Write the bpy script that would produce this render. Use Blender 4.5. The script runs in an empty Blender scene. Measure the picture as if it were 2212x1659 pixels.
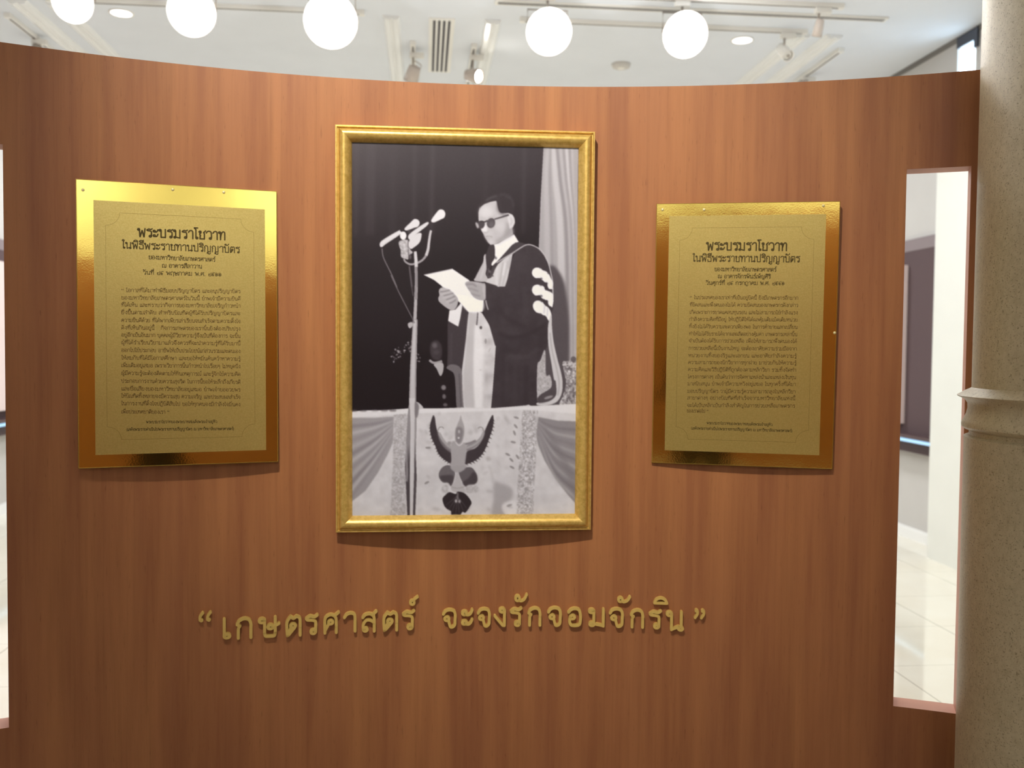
import bpy, bmesh, math, random
import numpy as np
from mathutils import Matrix, Vector

random.seed(7)
RNG = np.random.default_rng(11)
scene = bpy.context.scene
COL = scene.collection
PI = math.pi

# ------------------------------------------------------------------ camera
# world axes follow the gallery: +Y into the room, +X right, floor at z = 0
YAW, PITCH, ROLL = math.radians(5.4), math.radians(-2.1356), math.radians(0.5594)
fwd = Vector((math.sin(YAW) * math.cos(PITCH), math.cos(YAW) * math.cos(PITCH), math.sin(PITCH)))
rgt0 = Vector((math.cos(YAW), -math.sin(YAW), 0))
up0 = rgt0.cross(fwd)
rgt = math.cos(ROLL) * rgt0 + math.sin(ROLL) * up0
upv = -math.sin(ROLL) * rgt0 + math.cos(ROLL) * up0
cam_data = bpy.data.cameras.new('camera')
cam = bpy.data.objects.new('camera', cam_data)
COL.objects.link(cam)
cam_data.sensor_fit = 'HORIZONTAL'
cam_data.sensor_width = 36.0
cam_data.lens = 32.658
cam_data.clip_start = 0.02
# hand-held snapshot, slightly front-focused lens
cam_data.dof.use_dof = True
cam_data.dof.focus_distance = 2.45
cam_data.dof.aperture_fstop = 3.0
mw = Matrix.Identity(4)
for i in range(3):
    mw[i][0], mw[i][1], mw[i][2] = rgt[i], upv[i], -fwd[i]
mw[2][3] = 1.6
cam.matrix_world = mw
scene.camera = cam

# ------------------------------------------------------------------ exposure, world
scene.view_settings.view_transform = 'Standard'
scene.view_settings.look = 'None'
scene.view_settings.gamma = 1.0
scene.view_settings.use_curve_mapping = False
scene.view_settings.exposure = 0.0
world = bpy.data.worlds.new('daylight')
scene.world = world
world.use_nodes = True
wn = world.node_tree
wn.nodes['Background'].inputs[0].default_value = (0.62, 0.82, 1.0, 1)
wn.nodes['Background'].inputs[1].default_value = 6.0


def light(name, kind, loc, aim, power, color=(1, 1, 1), size=0.1, angle=60, blend=0.5, sy=None):
    d = bpy.data.lights.new(name, kind)
    d.energy = power
    d.color = color
    if kind == 'SPOT':
        d.spot_size = math.radians(angle)
        d.spot_blend = blend
        d.shadow_soft_size = size
    elif kind == 'AREA':
        d.size = size
        if sy:
            d.shape = 'RECTANGLE'
            d.size_y = sy
    else:
        d.shadow_soft_size = size
    o = bpy.data.objects.new(name, d)
    COL.objects.link(o)
    o.location = loc
    v = Vector(aim) - Vector(loc)
    o.rotation_euler = v.to_track_quat('-Z', 'Y').to_euler()
    return o


WARM = (1.0, 0.93, 0.80)
NEUT = (0.95, 0.97, 1.0)
# picture spotlights of the near ceiling track, aimed at the display wall
light('spotlight_frame', 'SPOT', (-0.42, 0.62, 4.0), (0.22, 3.0, 2.05), 450, WARM, 0.03, 55, 1.0)
light('spotlight_left', 'SPOT', (-1.35, 0.75, 4.0), (-0.75, 2.8, 1.8), 12, WARM, 0.04, 60, 0.9)
light('spotlight_right', 'SPOT', (1.15, 0.62, 4.0), (1.25, 2.7, 1.7), 16, WARM, 0.04, 60, 0.9)
# unseen fill lights added under the ceiling, standing in for rows of downlights
for x, y, p in ((-2.3, 9.6, 80), (2.5, 9.6, 80), (0.12, 11.5, 80), (-2.3, 5.2, 55), (2.5, 5.2, 55),
                (-2.3, 0.8, 5), (2.5, 0.8, 5), (0.1, -2.6, 14)):
    light('added_ceiling_fill', 'AREA', (x, y, 4.05), (x, y, 0), p, NEUT, 0.6)
# unseen fill lights added to brighten the rear wall mirrored in the plaques
for x in (-2.2, 0.1, 2.4):
    light('added_wall_fill', 'AREA', (x, -4.1, 3.9), (x, -5.2, 3.2), 22, NEUT, 0.5)
# point lights added to brighten the ceiling round the dazzling track lamps
for x, p in ((-2.32, 4), (-1.555, 7), (-0.642, 8.5), (0.84, 7.5), (1.80, 7.5)):
    light('added_lamp_spill', 'POINT', (x, 6.14, 3.70), (x, 6, 0), p, NEUT, 0.03)


# ------------------------------------------------------------------ helpers
def srgb(r, g=None, b=None):
    if g is None:
        g = b = r
    out = []
    for v in (r, g, b):
        v = v / 255.0
        out.append(v / 12.92 if v <= 0.04045 else ((v + 0.055) / 1.055) ** 2.4)
    return (out[0], out[1], out[2], 1.0)


def mat(name, color, rough=0.5, metal=0.0, spec=0.5, coat=0.0, emit=None, estr=0.0):
    m = bpy.data.materials.new(name)
    m.use_nodes = True
    b = m.node_tree.nodes['Principled BSDF']
    b.inputs['Base Color'].default_value = color
    b.inputs['Roughness'].default_value = rough
    b.inputs['Metallic'].default_value = metal
    b.inputs['Specular IOR Level'].default_value = spec
    b.inputs['Coat Weight'].default_value = coat
    if emit:
        b.inputs['Emission Color'].default_value = emit
        b.inputs['Emission Strength'].default_value = estr
    return m


class G:
    """tiny node-graph helper"""
    def __init__(self, m):
        self.nt = m.node_tree
        self.bsdf = self.nt.nodes['Principled BSDF']

    def n(self, kind, **kw):
        nd = self.nt.nodes.new(kind)
        for k, v in kw.items():
            if k in nd.inputs.keys():
                nd.inputs[k].default_value = v
            else:
                setattr(nd, k, v)
        return nd

    def l(self, a, b):
        self.nt.links.new(a, b)

    def ramp(self, fac, stops):
        r = self.nt.nodes.new('ShaderNodeValToRGB')
        while len(r.color_ramp.elements) < len(stops):
            r.color_ramp.elements.new(0.5)
        for e, (p, c) in zip(r.color_ramp.elements, stops):
            e.position = p
            e.color = c
        self.l(fac, r.inputs[0])
        return r.outputs[0]

    def coords(self, kind, scale):
        t = self.nt.nodes.new('ShaderNodeTexCoord')
        mp = self.nt.nodes.new('ShaderNodeMapping')
        mp.inputs['Scale'].default_value = scale
        self.l(t.outputs[kind], mp.inputs[0])
        return mp.outputs[0]

    def noise(self, vec, scale, detail=4.0, rough=0.55):
        nd = self.nt.nodes.new('ShaderNodeTexNoise')
        nd.inputs['Scale'].default_value = scale
        nd.inputs['Detail'].default_value = detail
        nd.inputs['Roughness'].default_value = rough
        self.l(vec, nd.inputs['Vector'])
        return nd.outputs[0]

    def mix(self, fac, a, b, mode='MIX'):
        nd = self.nt.nodes.new('ShaderNodeMix')
        nd.data_type = 'RGBA'
        nd.blend_type = mode
        for sock, v in ((nd.inputs[0], fac), (nd.inputs[6], a), (nd.inputs[7], b)):
            if hasattr(v, 'is_linked'):
                self.l(v, sock)
            else:
                sock.default_value = v
        return nd.outputs[2]

    def bump(self, h, strength=0.2, dist=0.01):
        nd = self.nt.nodes.new('ShaderNodeBump')
        nd.inputs['Strength'].default_value = strength
        nd.inputs['Distance'].default_value = dist
        self.l(h, nd.inputs['Height'])
        self.l(nd.outputs[0], self.bsdf.inputs['Normal'])


# ------------------------------------------------------------------ materials
def wood_material():
    m = mat('cherry_laminate', srgb(150, 95, 65), 0.42, spec=0.35)
    g = G(m)
    broad = g.noise(g.coords('UV', (5.0, 0.35, 1)), 1.6, 3)
    fine = g.noise(g.coords('UV', (95, 1.1, 1)), 1.0, 6, 0.65)
    mid = g.noise(g.coords('UV', (15, 0.7, 1)), 1.0, 6, 0.62)
    base = g.ramp(broad, [(0.36, srgb(154, 98, 64)), (0.5, srgb(166, 108, 68)), (0.64, srgb(176, 118, 73))])
    c1 = g.mix(0.5, base, g.ramp(mid, [(0.38, srgb(146, 90, 60)), (0.62, srgb(184, 124, 80))]))
    streak = g.ramp(fine, [(0.30, (0.62, 0.58, 0.56, 1)), (0.47, (1, 1, 1, 1)), (1, (1, 1, 1, 1))])
    c2 = g.mix(0.26, c1, streak, 'MULTIPLY')
    flecks = g.noise(g.coords('UV', (190, 14, 1)), 1.0, 3, 0.7)
    fl = g.ramp(flecks, [(0.28, (0.5, 0.45, 0.45, 1)), (0.38, (1, 1, 1, 1))])
    c3 = g.mix(0.55, c2, fl, 'MULTIPLY')
    g.l(c3, g.bsdf.inputs['Base Color'])
    return m


def stone_material():
    m = mat('beige_granite', srgb(176, 164, 138), 0.42, spec=0.5, coat=0.0)
    g = G(m)
    v = g.coords('Object', (1, 1, 0.75))
    big = g.noise(v, 5, 4)
    base = g.ramp(big, [(0.3, srgb(198, 186, 154)), (0.7, srgb(208, 196, 164))])
    sp = g.noise(g.coords('Object', (1.0, 1.0, 1.2)), 190, 3, 0.6)
    dark = g.ramp(sp, [(0.32, srgb(150, 138, 116)), (0.43, (1, 1, 1, 1))])
    c = g.mix(0.7, base, dark, 'MULTIPLY')
    sp2 = g.noise(v, 60, 4, 0.7)
    lt = g.ramp(sp2, [(0.3, srgb(214, 208, 196)), (0.6, (1, 1, 1, 1))])
    c = g.mix(0.5, c, lt, 'MULTIPLY')
    g.l(c, g.bsdf.inputs['Base Color'])
    g.bump(sp2, 0.08, 0.004)
    return m


def tile_material():
    m = mat('glazed_floor_tile', srgb(228, 224, 208), 0.08, spec=0.55, coat=0.3)
    g = G(m)
    t = g.nt.nodes.new('ShaderNodeTexCoord')
    sep = g.nt.nodes.new('ShaderNodeSeparateXYZ')
    g.l(t.outputs['Object'], sep.inputs[0])

    def joint(out, size, off, w):
        a = g.n('ShaderNodeMath', operation='ADD')
        a.inputs[1].default_value = off
        g.l(out, a.inputs[0])
        md = g.n('ShaderNodeMath', operation='PINGPONG')
        md.inputs[1].default_value = size / 2
        g.l(a.outputs[0], md.inputs[0])
        lt = g.n('ShaderNodeMath', operation='LESS_THAN')
        lt.inputs[1].default_value = w
        g.l(md.outputs[0], lt.inputs[0])
        return lt.outputs[0]
    jx = joint(sep.outputs[0], 0.65, 6.5 - 3.02, 0.0022)
    jy = joint(sep.outputs[1], 0.65, 26.0 - 5.14, 0.0012)
    mx = g.n('ShaderNodeMath', operation='MAXIMUM')
    g.l(jx, mx.inputs[0])
    g.l(jy, mx.inputs[1])
    cloud = g.noise(g.coords('Object', (1, 1, 1)), 1.4, 4)
    base = g.ramp(cloud, [(0.3, srgb(226, 219, 200)), (0.7, srgb(234, 231, 218))])
    c = g.mix(mx.outputs[0], base, srgb(138, 128, 108))
    g.l(c, g.bsdf.inputs['Base Color'])
    return m


def plaster(name, c, rough=0.6):
    m = mat(name, c, rough, spec=0.3)
    g = G(m)
    nz = g.noise(g.coords('Object', (1, 1, 1)), 3.0, 4)
    k = 0.965
    col = g.ramp(nz, [(0.3, (c[0] * k, c[1] * k, c[2] * k, 1)), (0.7, c)])
    g.l(col, g.bsdf.inputs['Base Color'])
    return m


def foil_gold():
    m = mat('mirror_gold_foil', (0.88, 0.66, 0.16, 1), 0.09, 1.0)
    g = G(m)
    nz = g.noise(g.coords('Object', (1, 1, 1)), 220, 2, 0.5)
    nb = g.noise(g.coords('Object', (1, 1, 1)), 9, 2, 0.5)
    s = g.n('ShaderNodeMath', operation='MULTIPLY')
    s.inputs[1].default_value = 6.0
    g.l(nb, s.inputs[0])
    a = g.n('ShaderNodeMath', operation='ADD')
    g.l(nz, a.inputs[0])
    g.l(s.outputs[0], a.inputs[1])
    g.bump(a.outputs[0], 0.03, 0.002)
    return m


def satin_gold():
    m = mat('satin_gold_sheet', (0.64, 0.50, 0.19, 1), 0.30, 0.78)
    g = G(m)
    nz = g.noise(g.coords('Object', (1, 1, 1)), 260, 3, 0.6)
    col = g.ramp(nz, [(0.3, (0.60, 0.455, 0.135, 1)), (0.7, (0.70, 0.55, 0.19, 1))])
    g.l(col, g.bsdf.inputs['Base Color'])
    g.bump(nz, 0.10, 0.002)
    return m


def gilt_frame():
    m = mat('gilded_moulding', (0.8, 0.56, 0.15, 1), 0.36, 0.55)
    g = G(m)
    nz = g.noise(g.coords('Object', (1, 1, 1)), 75, 5, 0.65)
    col = g.ramp(nz, [(0.3, (0.62, 0.39, 0.085, 1)), (0.62, (0.82, 0.56, 0.17, 1))])
    g.l(col, g.bsdf.inputs['Base Color'])
    g.bump(nz, 0.08, 0.003)
    return m


M = {}
M['wood'] = wood_material()
M['edge'] = mat('wood_edge_banding', srgb(196, 142, 120), 0.5, spec=0.3)
M['stone'] = stone_material()
M['tile'] = tile_material()
M['ceil'] = plaster('ceiling_paint', srgb(228, 232, 238))
M['white'] = plaster('white_wall_paint', srgb(232, 233, 226))
M['grey'] = plaster('warm_grey_wall_paint', srgb(200, 197, 193))
M['gloss'] = mat('white_gloss_moulding', srgb(240, 240, 238), 0.22, spec=0.5)
M['lampwhite'] = mat('white_lamp_enamel', srgb(236, 233, 226), 0.3)
M['chrome'] = mat('lamp_metal', srgb(170, 160, 150), 0.3, 0.8)
M['dark'] = mat('dark_slot', srgb(66, 62, 66), 0.7)
M['pink'] = mat('lamp_glass_warm', srgb(196, 184, 174), 0.25)
M['panel'] = mat('aubergine_fabric_panel', srgb(92, 76, 78), 0.8, spec=0.2)
M['panelhead'] = mat('grey_panel_header', srgb(138, 126, 128), 0.7, spec=0.2)
M['board'] = mat('pale_display_board', srgb(226, 208, 204), 0.6, spec=0.2)
M['ledge'] = mat('dark_ledge', srgb(84, 64, 66), 0.35)
M['strip'] = mat('bluish_ledge_light', srgb(150, 190, 225), 0.3, emit=(0.45, 0.75, 1.0, 1), estr=0.6)
M['frame_dark'] = mat('dark_window_metal', srgb(58, 62, 74), 0.4)
M['lamp'] = mat('lit_lamp', (1, 1, 1, 1), 0.4, emit=(1.0, 0.95, 0.86, 1), estr=45.0)
M['lampsoft'] = mat('lit_downlight', (1, 1, 1, 1), 0.4, emit=(1.0, 0.98, 0.95, 1), estr=2.2)
M['foil'] = foil_gold()
M['satin'] = satin_gold()
M['gilt'] = gilt_frame()
M['ink'] = mat('olive_print_ink', srgb(84, 70, 32), 0.6, spec=0.25)
M['ink_light'] = mat('pale_print_ink', srgb(100, 76, 34), 0.6, spec=0.25)
M['line'] = mat('fine_border_ink', srgb(158, 130, 66), 0.4, 0.7)
M['letter'] = mat('matt_gold_letter', srgb(216, 182, 100), 0.5, 0.0)
M['pin'] = mat('brass_pin', (0.9, 0.78, 0.42, 1), 0.35, 0.3)
M['acrylic'] = mat('plaque_edge', srgb(176, 140, 66), 0.15, 0.5)
M['nearwood'] = mat('brown_wood_panelling', srgb(156, 100, 62), 0.5, spec=0.3)
M['black'] = mat('black_cabinet', srgb(22, 20, 20), 0.5)


# ------------------------------------------------------------------ mesh helpers
def tag(o, label=None, cat=None, group=None, kind=None):
    for k, v in (('label', label), ('category', cat), ('group', group), ('kind', kind)):
        if v:
            o[k] = v
    return o


def empty(name, loc=(0, 0, 0), matrix=None):
    o = bpy.data.objects.new(name, None)
    COL.objects.link(o)
    o.empty_display_size = 0.05
    if matrix is not None:
        o.matrix_world = matrix
    else:
        o.location = loc
    return o


class MB:
    """collects shapes in one bmesh"""
    def __init__(self):
        self.bm = bmesh.new()

    def box(self, x0, x1, y0, y1, z0, z1):
        v = [self.bm.verts.new(p) for p in ((x0, y0, z0), (x1, y0, z0), (x1, y1, z0), (x0, y1, z0),
                                            (x0, y0, z1), (x1, y0, z1), (x1, y1, z1), (x0, y1, z1))]
        for f in ((0, 3, 2, 1), (4, 5, 6, 7), (0, 1, 5, 4), (1, 2, 6, 5), (2, 3, 7, 6), (3, 0, 4, 7)):
            self.bm.faces.new([v[i] for i in f])
        return self

    def lathe(self, prof, origin=(0, 0, 0), axis=(0, 0, 1), seg=32, cap0=True, cap1=True):
        a = Vector(axis).normalized()
        t = Vector((1, 0, 0)) if abs(a.x) < 0.8 else Vector((0, 1, 0))
        e1 = (t - a * t.dot(a)).normalized()
        e2 = a.cross(e1)
        o = Vector(origin)
        rings = []
        for r, h in prof:
            rings.append([self.bm.verts.new(o + a * h + (e1 * math.cos(k * 2 * PI / seg) + e2 * math.sin(k * 2 * PI / seg)) * max(r, 1e-5))
                          for k in range(seg)])
        for A, B in zip(rings, rings[1:]):
            for k in range(seg):
                f = self.bm.faces.new((A[k], A[(k + 1) % seg], B[(k + 1) % seg], B[k]))
                f.smooth = True
        if cap0:
            self.bm.faces.new(list(reversed(rings[0])))
        if cap1:
            self.bm.faces.new(rings[-1])
        return self

    def tube(self, pts, r, seg=8):
        pts = [Vector(p) for p in pts]
        rings = []
        for i, p in enumerate(pts):
            d = (pts[min(i + 1, len(pts) - 1)] - pts[max(i - 1, 0)]).normalized()
            t = Vector((0, 0, 1)) if abs(d.z) < 0.9 else Vector((1, 0, 0))
            e1 = d.cross(t).normalized()
            e2 = d.cross(e1)
            rings.append([self.bm.verts.new(p + (e1 * math.cos(k * 2 * PI / seg) + e2 * math.sin(k * 2 * PI / seg)) * r) for k in range(seg)])
        for A, B in zip(rings, rings[1:]):
            for k in range(seg):
                f = self.bm.faces.new((A[k], A[(k + 1) % seg], B[(k + 1) % seg], B[k]))
                f.smooth = True
        self.bm.faces.new(list(reversed(rings[0])))
        self.bm.faces.new(rings[-1])
        return self

    def prism(self, poly, y0, y1, plane='XZ'):
        """poly in (x,z) extruded along y"""
        a = [self.bm.verts.new((x, y0, z)) for x, z in poly]
        b = [self.bm.verts.new((x, y1, z)) for x, z in poly]
        n = len(poly)
        self.bm.faces.new(a)
        self.bm.faces.new(list(reversed(b)))
        for i in range(n):
            self.bm.faces.new((a[i], b[i], b[(i + 1) % n], a[(i + 1) % n]))
        return self

    def build(self, name, m, parent=None, bevel=0.0, recalc=True):
        if recalc:
            bmesh.ops.recalc_face_normals(self.bm, faces=self.bm.faces)
        me = bpy.data.meshes.new(name)
        self.bm.to_mesh(me)
        self.bm.free()
        me.materials.append(m)
        o = bpy.data.objects.new(name, me)
        COL.objects.link(o)
        if parent is not None:
            o.parent = parent
        if bevel:
            md = o.modifiers.new('bevel', 'BEVEL')
            md.width = bevel
            md.segments = 2
            md.limit_method = 'ANGLE'
        return o


# ------------------------------------------------------------------ the room
ZC = 4.1
UL, UR, YN, YF = -3.95, 4.19, -5.0, 15.0
tag(MB().box(UL - .3, UR + .3, YN - .3, YF + .3, -0.1, 0).build('floor', M['tile']), kind='structure')
tag(MB().box(UL - .3, UR + .3, YN - .3, YF + .3, ZC, ZC + 0.12).build('ceiling', M['ceil']), kind='structure')
tag(MB().box(UL - .2, UL, YN, YF, 0, ZC).build('wall_left', M['grey']), kind='structure')
# right wall with the narrow high window
WY0, WY1, WZ0, WZ1 = 6.83, 7.085, 2.9, 4.03
w = MB()
w.box(UR, UR + .02, YN, WY0, 0, ZC)
w.box(UR, UR + .02, WY1, YF, 0, ZC)
w.box(UR, UR + .02, WY0, WY1, 0, WZ0)
w.box(UR, UR + .02, WY0, WY1, WZ1, ZC)
tag(w.build('wall_right', M['grey']), kind='structure')
tag(MB().box(UL - .2, UR + .2, YF, YF + .2, 0, ZC).build('wall_far', M['white']), kind='structure')
tag(MB().box(UL - .2, UR + .2, YN - .2, YN, 0, ZC).build('wall_near', M['white']), kind='structure')
tag(MB().box(UL, UR, YN, YN + .03, 0, 2.9).build('trim_1', M['nearwood']), kind='structure')
# skirting
for nm, x0, x1 in (('baseboard_left', UL, UL + .015), ('baseboard_right', UR - .015, UR)):
    b = MB()
    b.box(x0, x1, YN + .03, YF, 0, 0.085)
    if x0 < 0:
        b.box(x0, x1 - .006, YN + .03, YF, 0.085, 0.1)
    else:
        b.box(x0 + .006, x1, YN + .03, YF, 0.085, 0.1)
    tag(b.build(nm, M['gloss']), kind='structure')
# window
wr = empty('window_1', (UR, WY0, WZ0))
tag(wr, kind='structure')
f = MB()
H = WZ1 - WZ0
Wd = WY1 - WY0
for a in ((-.006, .02, -.012, .008, 0, H), (-.004, .02, Wd - .006, Wd, 0, H), (-.006, .02, 0, Wd, 0, .03), (-.004, .02, -.02, Wd, H - .02, H + .06)):
    f.box(*a)
f.build('window_frame', M['gloss'], wr)
f = MB()
f.box(-.012, .0, -.03, Wd, H - .022, H + .066)
f.build('window_head', M['frame_dark'], wr)
f = MB()
f.box(-.02, -.004, -.035, .012, H - .09, H + .06)
f.build('latch_plate', M['frame_dark'], wr)
glass = mat('window_glass', (1, 1, 1, 1), 0.0)
glass.node_tree.nodes['Principled BSDF'].inputs['Transmission Weight'].default_value = 1.0
glass.node_tree.nodes['Principled BSDF'].inputs['IOR'].default_value = 1.05
MB().box(.010, .014, .008, Wd - .006, .03, H - .02).build('window_pane', glass, wr)

# shade where the right wall meets the ceiling, put in as dark grey strips
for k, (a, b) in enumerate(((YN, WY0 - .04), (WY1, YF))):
    tag(MB().box(UR - .012, UR, a, b, ZC - .04, ZC).build('trim_%d' % (20 + k), mat('grey_painted_shade', srgb(120, 116, 112), .7)), kind='structure')

# ceiling mouldings (pairs of shallow ribs running into the room)
ribs = [(-0.33, -0.20), (0.44, 0.57), (2.87, 3.01), (3.13, 3.27), (-2.77, -2.63), (-3.03, -2.89)]
for i, (a, b) in enumerate(ribs):
    q = (b - a)
    poly = [(a, ZC), (a + q * .12, ZC - .028), (a + q * .35, ZC - .034), (a + q * .5, ZC - .02), (a + q * .65, ZC - .034), (a + q * .88, ZC - .028), (b, ZC)]
    tag(MB().prism(poly, 7.14, 14.9).build('trim_%d' % (i + 2), M['gloss']), kind='structure')

# ------------------------------------------------------------------ ceiling fittings
def long_diffuser(name, x0, x1, y0, y1, slots, along, label, group=None):
    root = empty(name, ((x0 + x1) / 2, (y0 + y1) / 2, ZC))
    cx, cy = (x0 + x1) / 2, (y0 + y1) / 2
    hx, hy = (x1 - x0) / 2, (y1 - y0) / 2
    MB().box(-hx, hx, -hy, hy, -.012, 0).build('diffuser_frame', M['lampwhite'], root)
    n = slots
    for k in range(n):
        s = MB()
        if along == 'Y':
            p = (2 * hx - .045) / n
            c = -hx + .0225 + (k + .5) * p
            s.box(c - p * .26, c + p * .26, -hy + .03, hy - .03, -.0135, -.002)
        else:
            p = (2 * hy - .03) / n
            c = -hy + .015 + (k + .5) * p
            s.box(-hx + .02, hx - .02, c - p * .2, c + p * .2, -.0135, -.002)
        s.build('air_slot', M['dark'], root)
    tag(root, label, 'air vent', group)
    return root


long_diffuser('slot_diffuser', 0.018, 0.215, 7.14, 8.50, 4, 'Y', 'white ceiling air diffuser with four dark slots between the two small spotlights')
long_diffuser('slot_diffuser', 0.49, 3.43, 6.72, 6.80, 3, 'X', 'long thin white slot diffuser with dark lines crossing the ceiling above right spotlights')


def track(x0, x1, y0, y1, label):
    root = empty('lighting_track', ((x0 + x1) / 2, (y0 + y1) / 2, ZC))
    hx, hy = (x1 - x0) / 2, (y1 - y0) / 2
    MB().box(-hx, hx, -hy, hy, -.03, 0).build('rail', M['lampwhite'], root)
    if hx > hy:
        MB().box(-hx + .01, hx - .01, -.006, .006, -.0315, -.02).build('groove', M['dark'], root)
        for s in (-1, 1):
            MB().box(s * (hx + .001) - .02, s * (hx + .001) + .02, -hy - .003, hy + .003, -.034, 0).build('end_cap', M['lampwhite'], root)
    else:
        MB().box(-.006, .006, -hy + .01, hy - .01, -.0315, -.02).build('groove', M['dark'], root)
        for s in (-1, 1):
            MB().box(-hx - .003, hx + .003, s * (hy + .001) - .02, s * (hy + .001) + .02, -.034, 0).build('end_cap', M['lampwhite'], root)
    tag(root, label, 'lighting track', 'ceiling lighting tracks')


track(0.72, 2.92, 7.045, 7.085, 'white lighting track below the long slot diffuser, ending at the small cylinder spotlight')
track(-2.70, -0.48, 7.045, 7.085, 'bare white lighting track behind the three dazzling lamps on the left')
track(0.30, 2.96, 6.50, 6.54, 'white lighting track along the top right edge carrying two dazzling lamps and a clear spotlight')
track(-2.62, -0.30, 6.50, 6.54, 'white lighting track along the top left edge carrying three dazzling lamps')
track(-0.13, -0.09, 7.72, 11.0, 'track running into the room left of the four slot diffuser')
track(0.37, 0.41, 7.72, 11.0, 'track running into the room right of the four slot diffuser')
track(3.37, 3.41, 7.45, 11.0, 'track running into the room beside the right wall and double ceiling ribs')
track(-3.17, -3.13, 7.45, 11.0, 'track running into the room at the far left beside the ceiling ribs')


def spotlight(x, y, drop, aim, r, lit, label, group, body=None, length=None):
    """adapter on the rail, stem, yoke and a bell shaped head aimed along aim"""
    root = empty('track_spotlight', (x, y, ZC - .034))
    body = body or M['lampwhite']
    MB().box(-.055, .055, -.018, .018, -.035, 0.002).build('adapter', M['lampwhite'], root, .004)
    MB().tube([(0, 0, -.03), (0, 0, -drop + r * .4)], .009).build('stem', M['chrome'], root)
    a = Vector(aim).normalized()
    c = Vector((0, 0, -drop))
    L = length or r * 1.7
    y_ = MB()
    side = a.cross(Vector((0, 0, 1))).normalized()
    y_.tube([c + side * r * .9, c + side * r * .9 + Vector((0, 0, r * .9)), c - side * r * .9 + Vector((0, 0, r * .9)), c - side * r * .9], .006)
    y_.build('yoke', M['chrome'], root)
    h = MB()
    h.lathe([(r * .28, -L * .62), (r * .55, -L * .55), (r * .66, -L * .3), (r * .86, 0), (r, L * .3), (r * 1.04, L * .36), (r * .97, L * .36), (r * .9, L * .26)],
            c, a, 32, True, False)
    hd = h.build('lamp_head', body, root)
    d = MB()  # head and bulging dome made oversized to stand for the lamp's glare
    d.lathe([(0.001, L * .33 + r * .62), (r * .35, L * .33 + r * .56), (r * .66, L * .33 + r * .36), (r * .86, L * .33 + r * .1), (r * .93, L * .27), (r * .93, L * .25)], c, a, 32, True, True)
    d.build('lamp_lens', M['lamp'] if lit else M['lampwhite'], hd)
    tag(root, label, 'spotlight', group)
    return root


AIM = (0.0, -0.93, -0.42)
G1 = 'dazzling lit track spotlights'
spotlight(-2.32, 6.52, .18, AIM, .13, True, 'lit spotlight farthest left at the top edge, beside a round downlight', G1)
spotlight(-1.555, 6.52, .21, AIM, .155, True, 'lit spotlight in the middle of the three at upper left', G1)
spotlight(-0.642, 6.52, .23, AIM, .175, True, 'lit spotlight, oversized for its glare, above the left side of the frame, left of the four slot vent', G1)
spotlight(0.84, 6.52, .24, AIM, .155, True, 'lit spotlight above the right side of the frame, right of the four slot vent', G1)
spotlight(1.80, 6.52, .22, AIM, .155, True, 'lit spotlight farthest right at the top, left of a round downlight', G1)


def small_spot(x, y, drop, aim, r, L, label, lit, body, cord=0):
    root = empty('small_spotlight', (x, y, ZC - .034))
    MB().box(-.03, .09, -.02, .02, -.04, 0.002).build('adapter', M['lampwhite'], root, .004)
    st = MB()
    st.tube([(0, 0, -.03), (0, 0, -drop)], .008)
    st.build('stem', M['chrome'], root)
    a = Vector(aim).normalized()
    c = Vector((0, 0, -drop))
    h = MB()
    h.lathe([(r * .5, -L * .5), (r * .8, -L * .42), (r * .92, 0), (r, L * .5), (r * .86, L * .5), (r * .8, L * .4)], c, a, 28, True, False)
    hd = h.build('lamp_head', body, root)
    MB().lathe([(0.001, L * .44), (r * .55, L * .43), (r * .82, L * .38)], c, a, 28, True, True).build('lamp_lens', lit, hd)
    bb = MB()
    bb.lathe([(r * .26, L * .4), (r * .26, L * .5), (r * .2, L * .52)], c, a, 12, True, True)
    bb.build('bulb_cap', M['chrome'], hd)
    if cord:
        cp = [(0, 0, -.045)]
        for k in range(13):
            t = k / 12 * PI
            cp.append((cord * math.sin(t), 0.0, -.06 - (drop - .07) * k / 12))
        MB().tube(cp, .004, 6).build('cord', M['chrome'], root)
    tag(root, label, 'spotlight', 'small track spotlights')


small_spot(2.76, 7.06, .14, (0.12, -.75, -.65), .047, .17, 'small white cylinder spotlight hanging at the right end of right track', M['lampwhite'], M['lampwhite'])
small_spot(2.80, 6.52, .14, (-.1, .3, -.95), .036, .12, 'clear glass spotlight hanging in front of the long slot diffuser', M['pink'], M['pink'])
small_spot(-0.11, 7.9, .17, (-.3, .6, -.8), .062, .13, 'unlit small spotlight with looped cord, left of the four slot diffuser', M['pink'], M['pink'], .07)
small_spot(0.39, 7.9, .17, (.75, -.62, -.25), .06, .14, 'small lit spotlight turned right, right of the four slot diffuser', M['lamp'], M['pink'], 0)
small_spot(3.39, 8.15, .09, (.5, .5, -.7), .05, .13, 'small spotlight on the track beside the right wall, just above the wood', M['lampwhite'], M['pink'])
small_spot(-3.15, 7.95, .09, (-.5, .5, -.7), .045, .12, 'small spotlight on the far left track just above the wood', M['lampwhite'], M['chrome'])


def downlight(x, y, r, label):
    root = empty('downlight', (x, y, ZC))
    MB().lathe([(r * .8, -.004), (r, -.01), (r * 1.04, -.004), (r * 1.04, 0)], (0, 0, 0), (0, 0, 1), 40, False, False).build('rim', M['lampwhite'], root)
    MB().lathe([(.001, -.012), (r * .5, -.011), (r * .9, -.006), (r * .9, -.002)], (0, 0, 0), (0, 0, 1), 40, True, True).build('diffuser', M['lampsoft'], root)
    tag(root, label, 'ceiling light', 'round recessed downlights')


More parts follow.
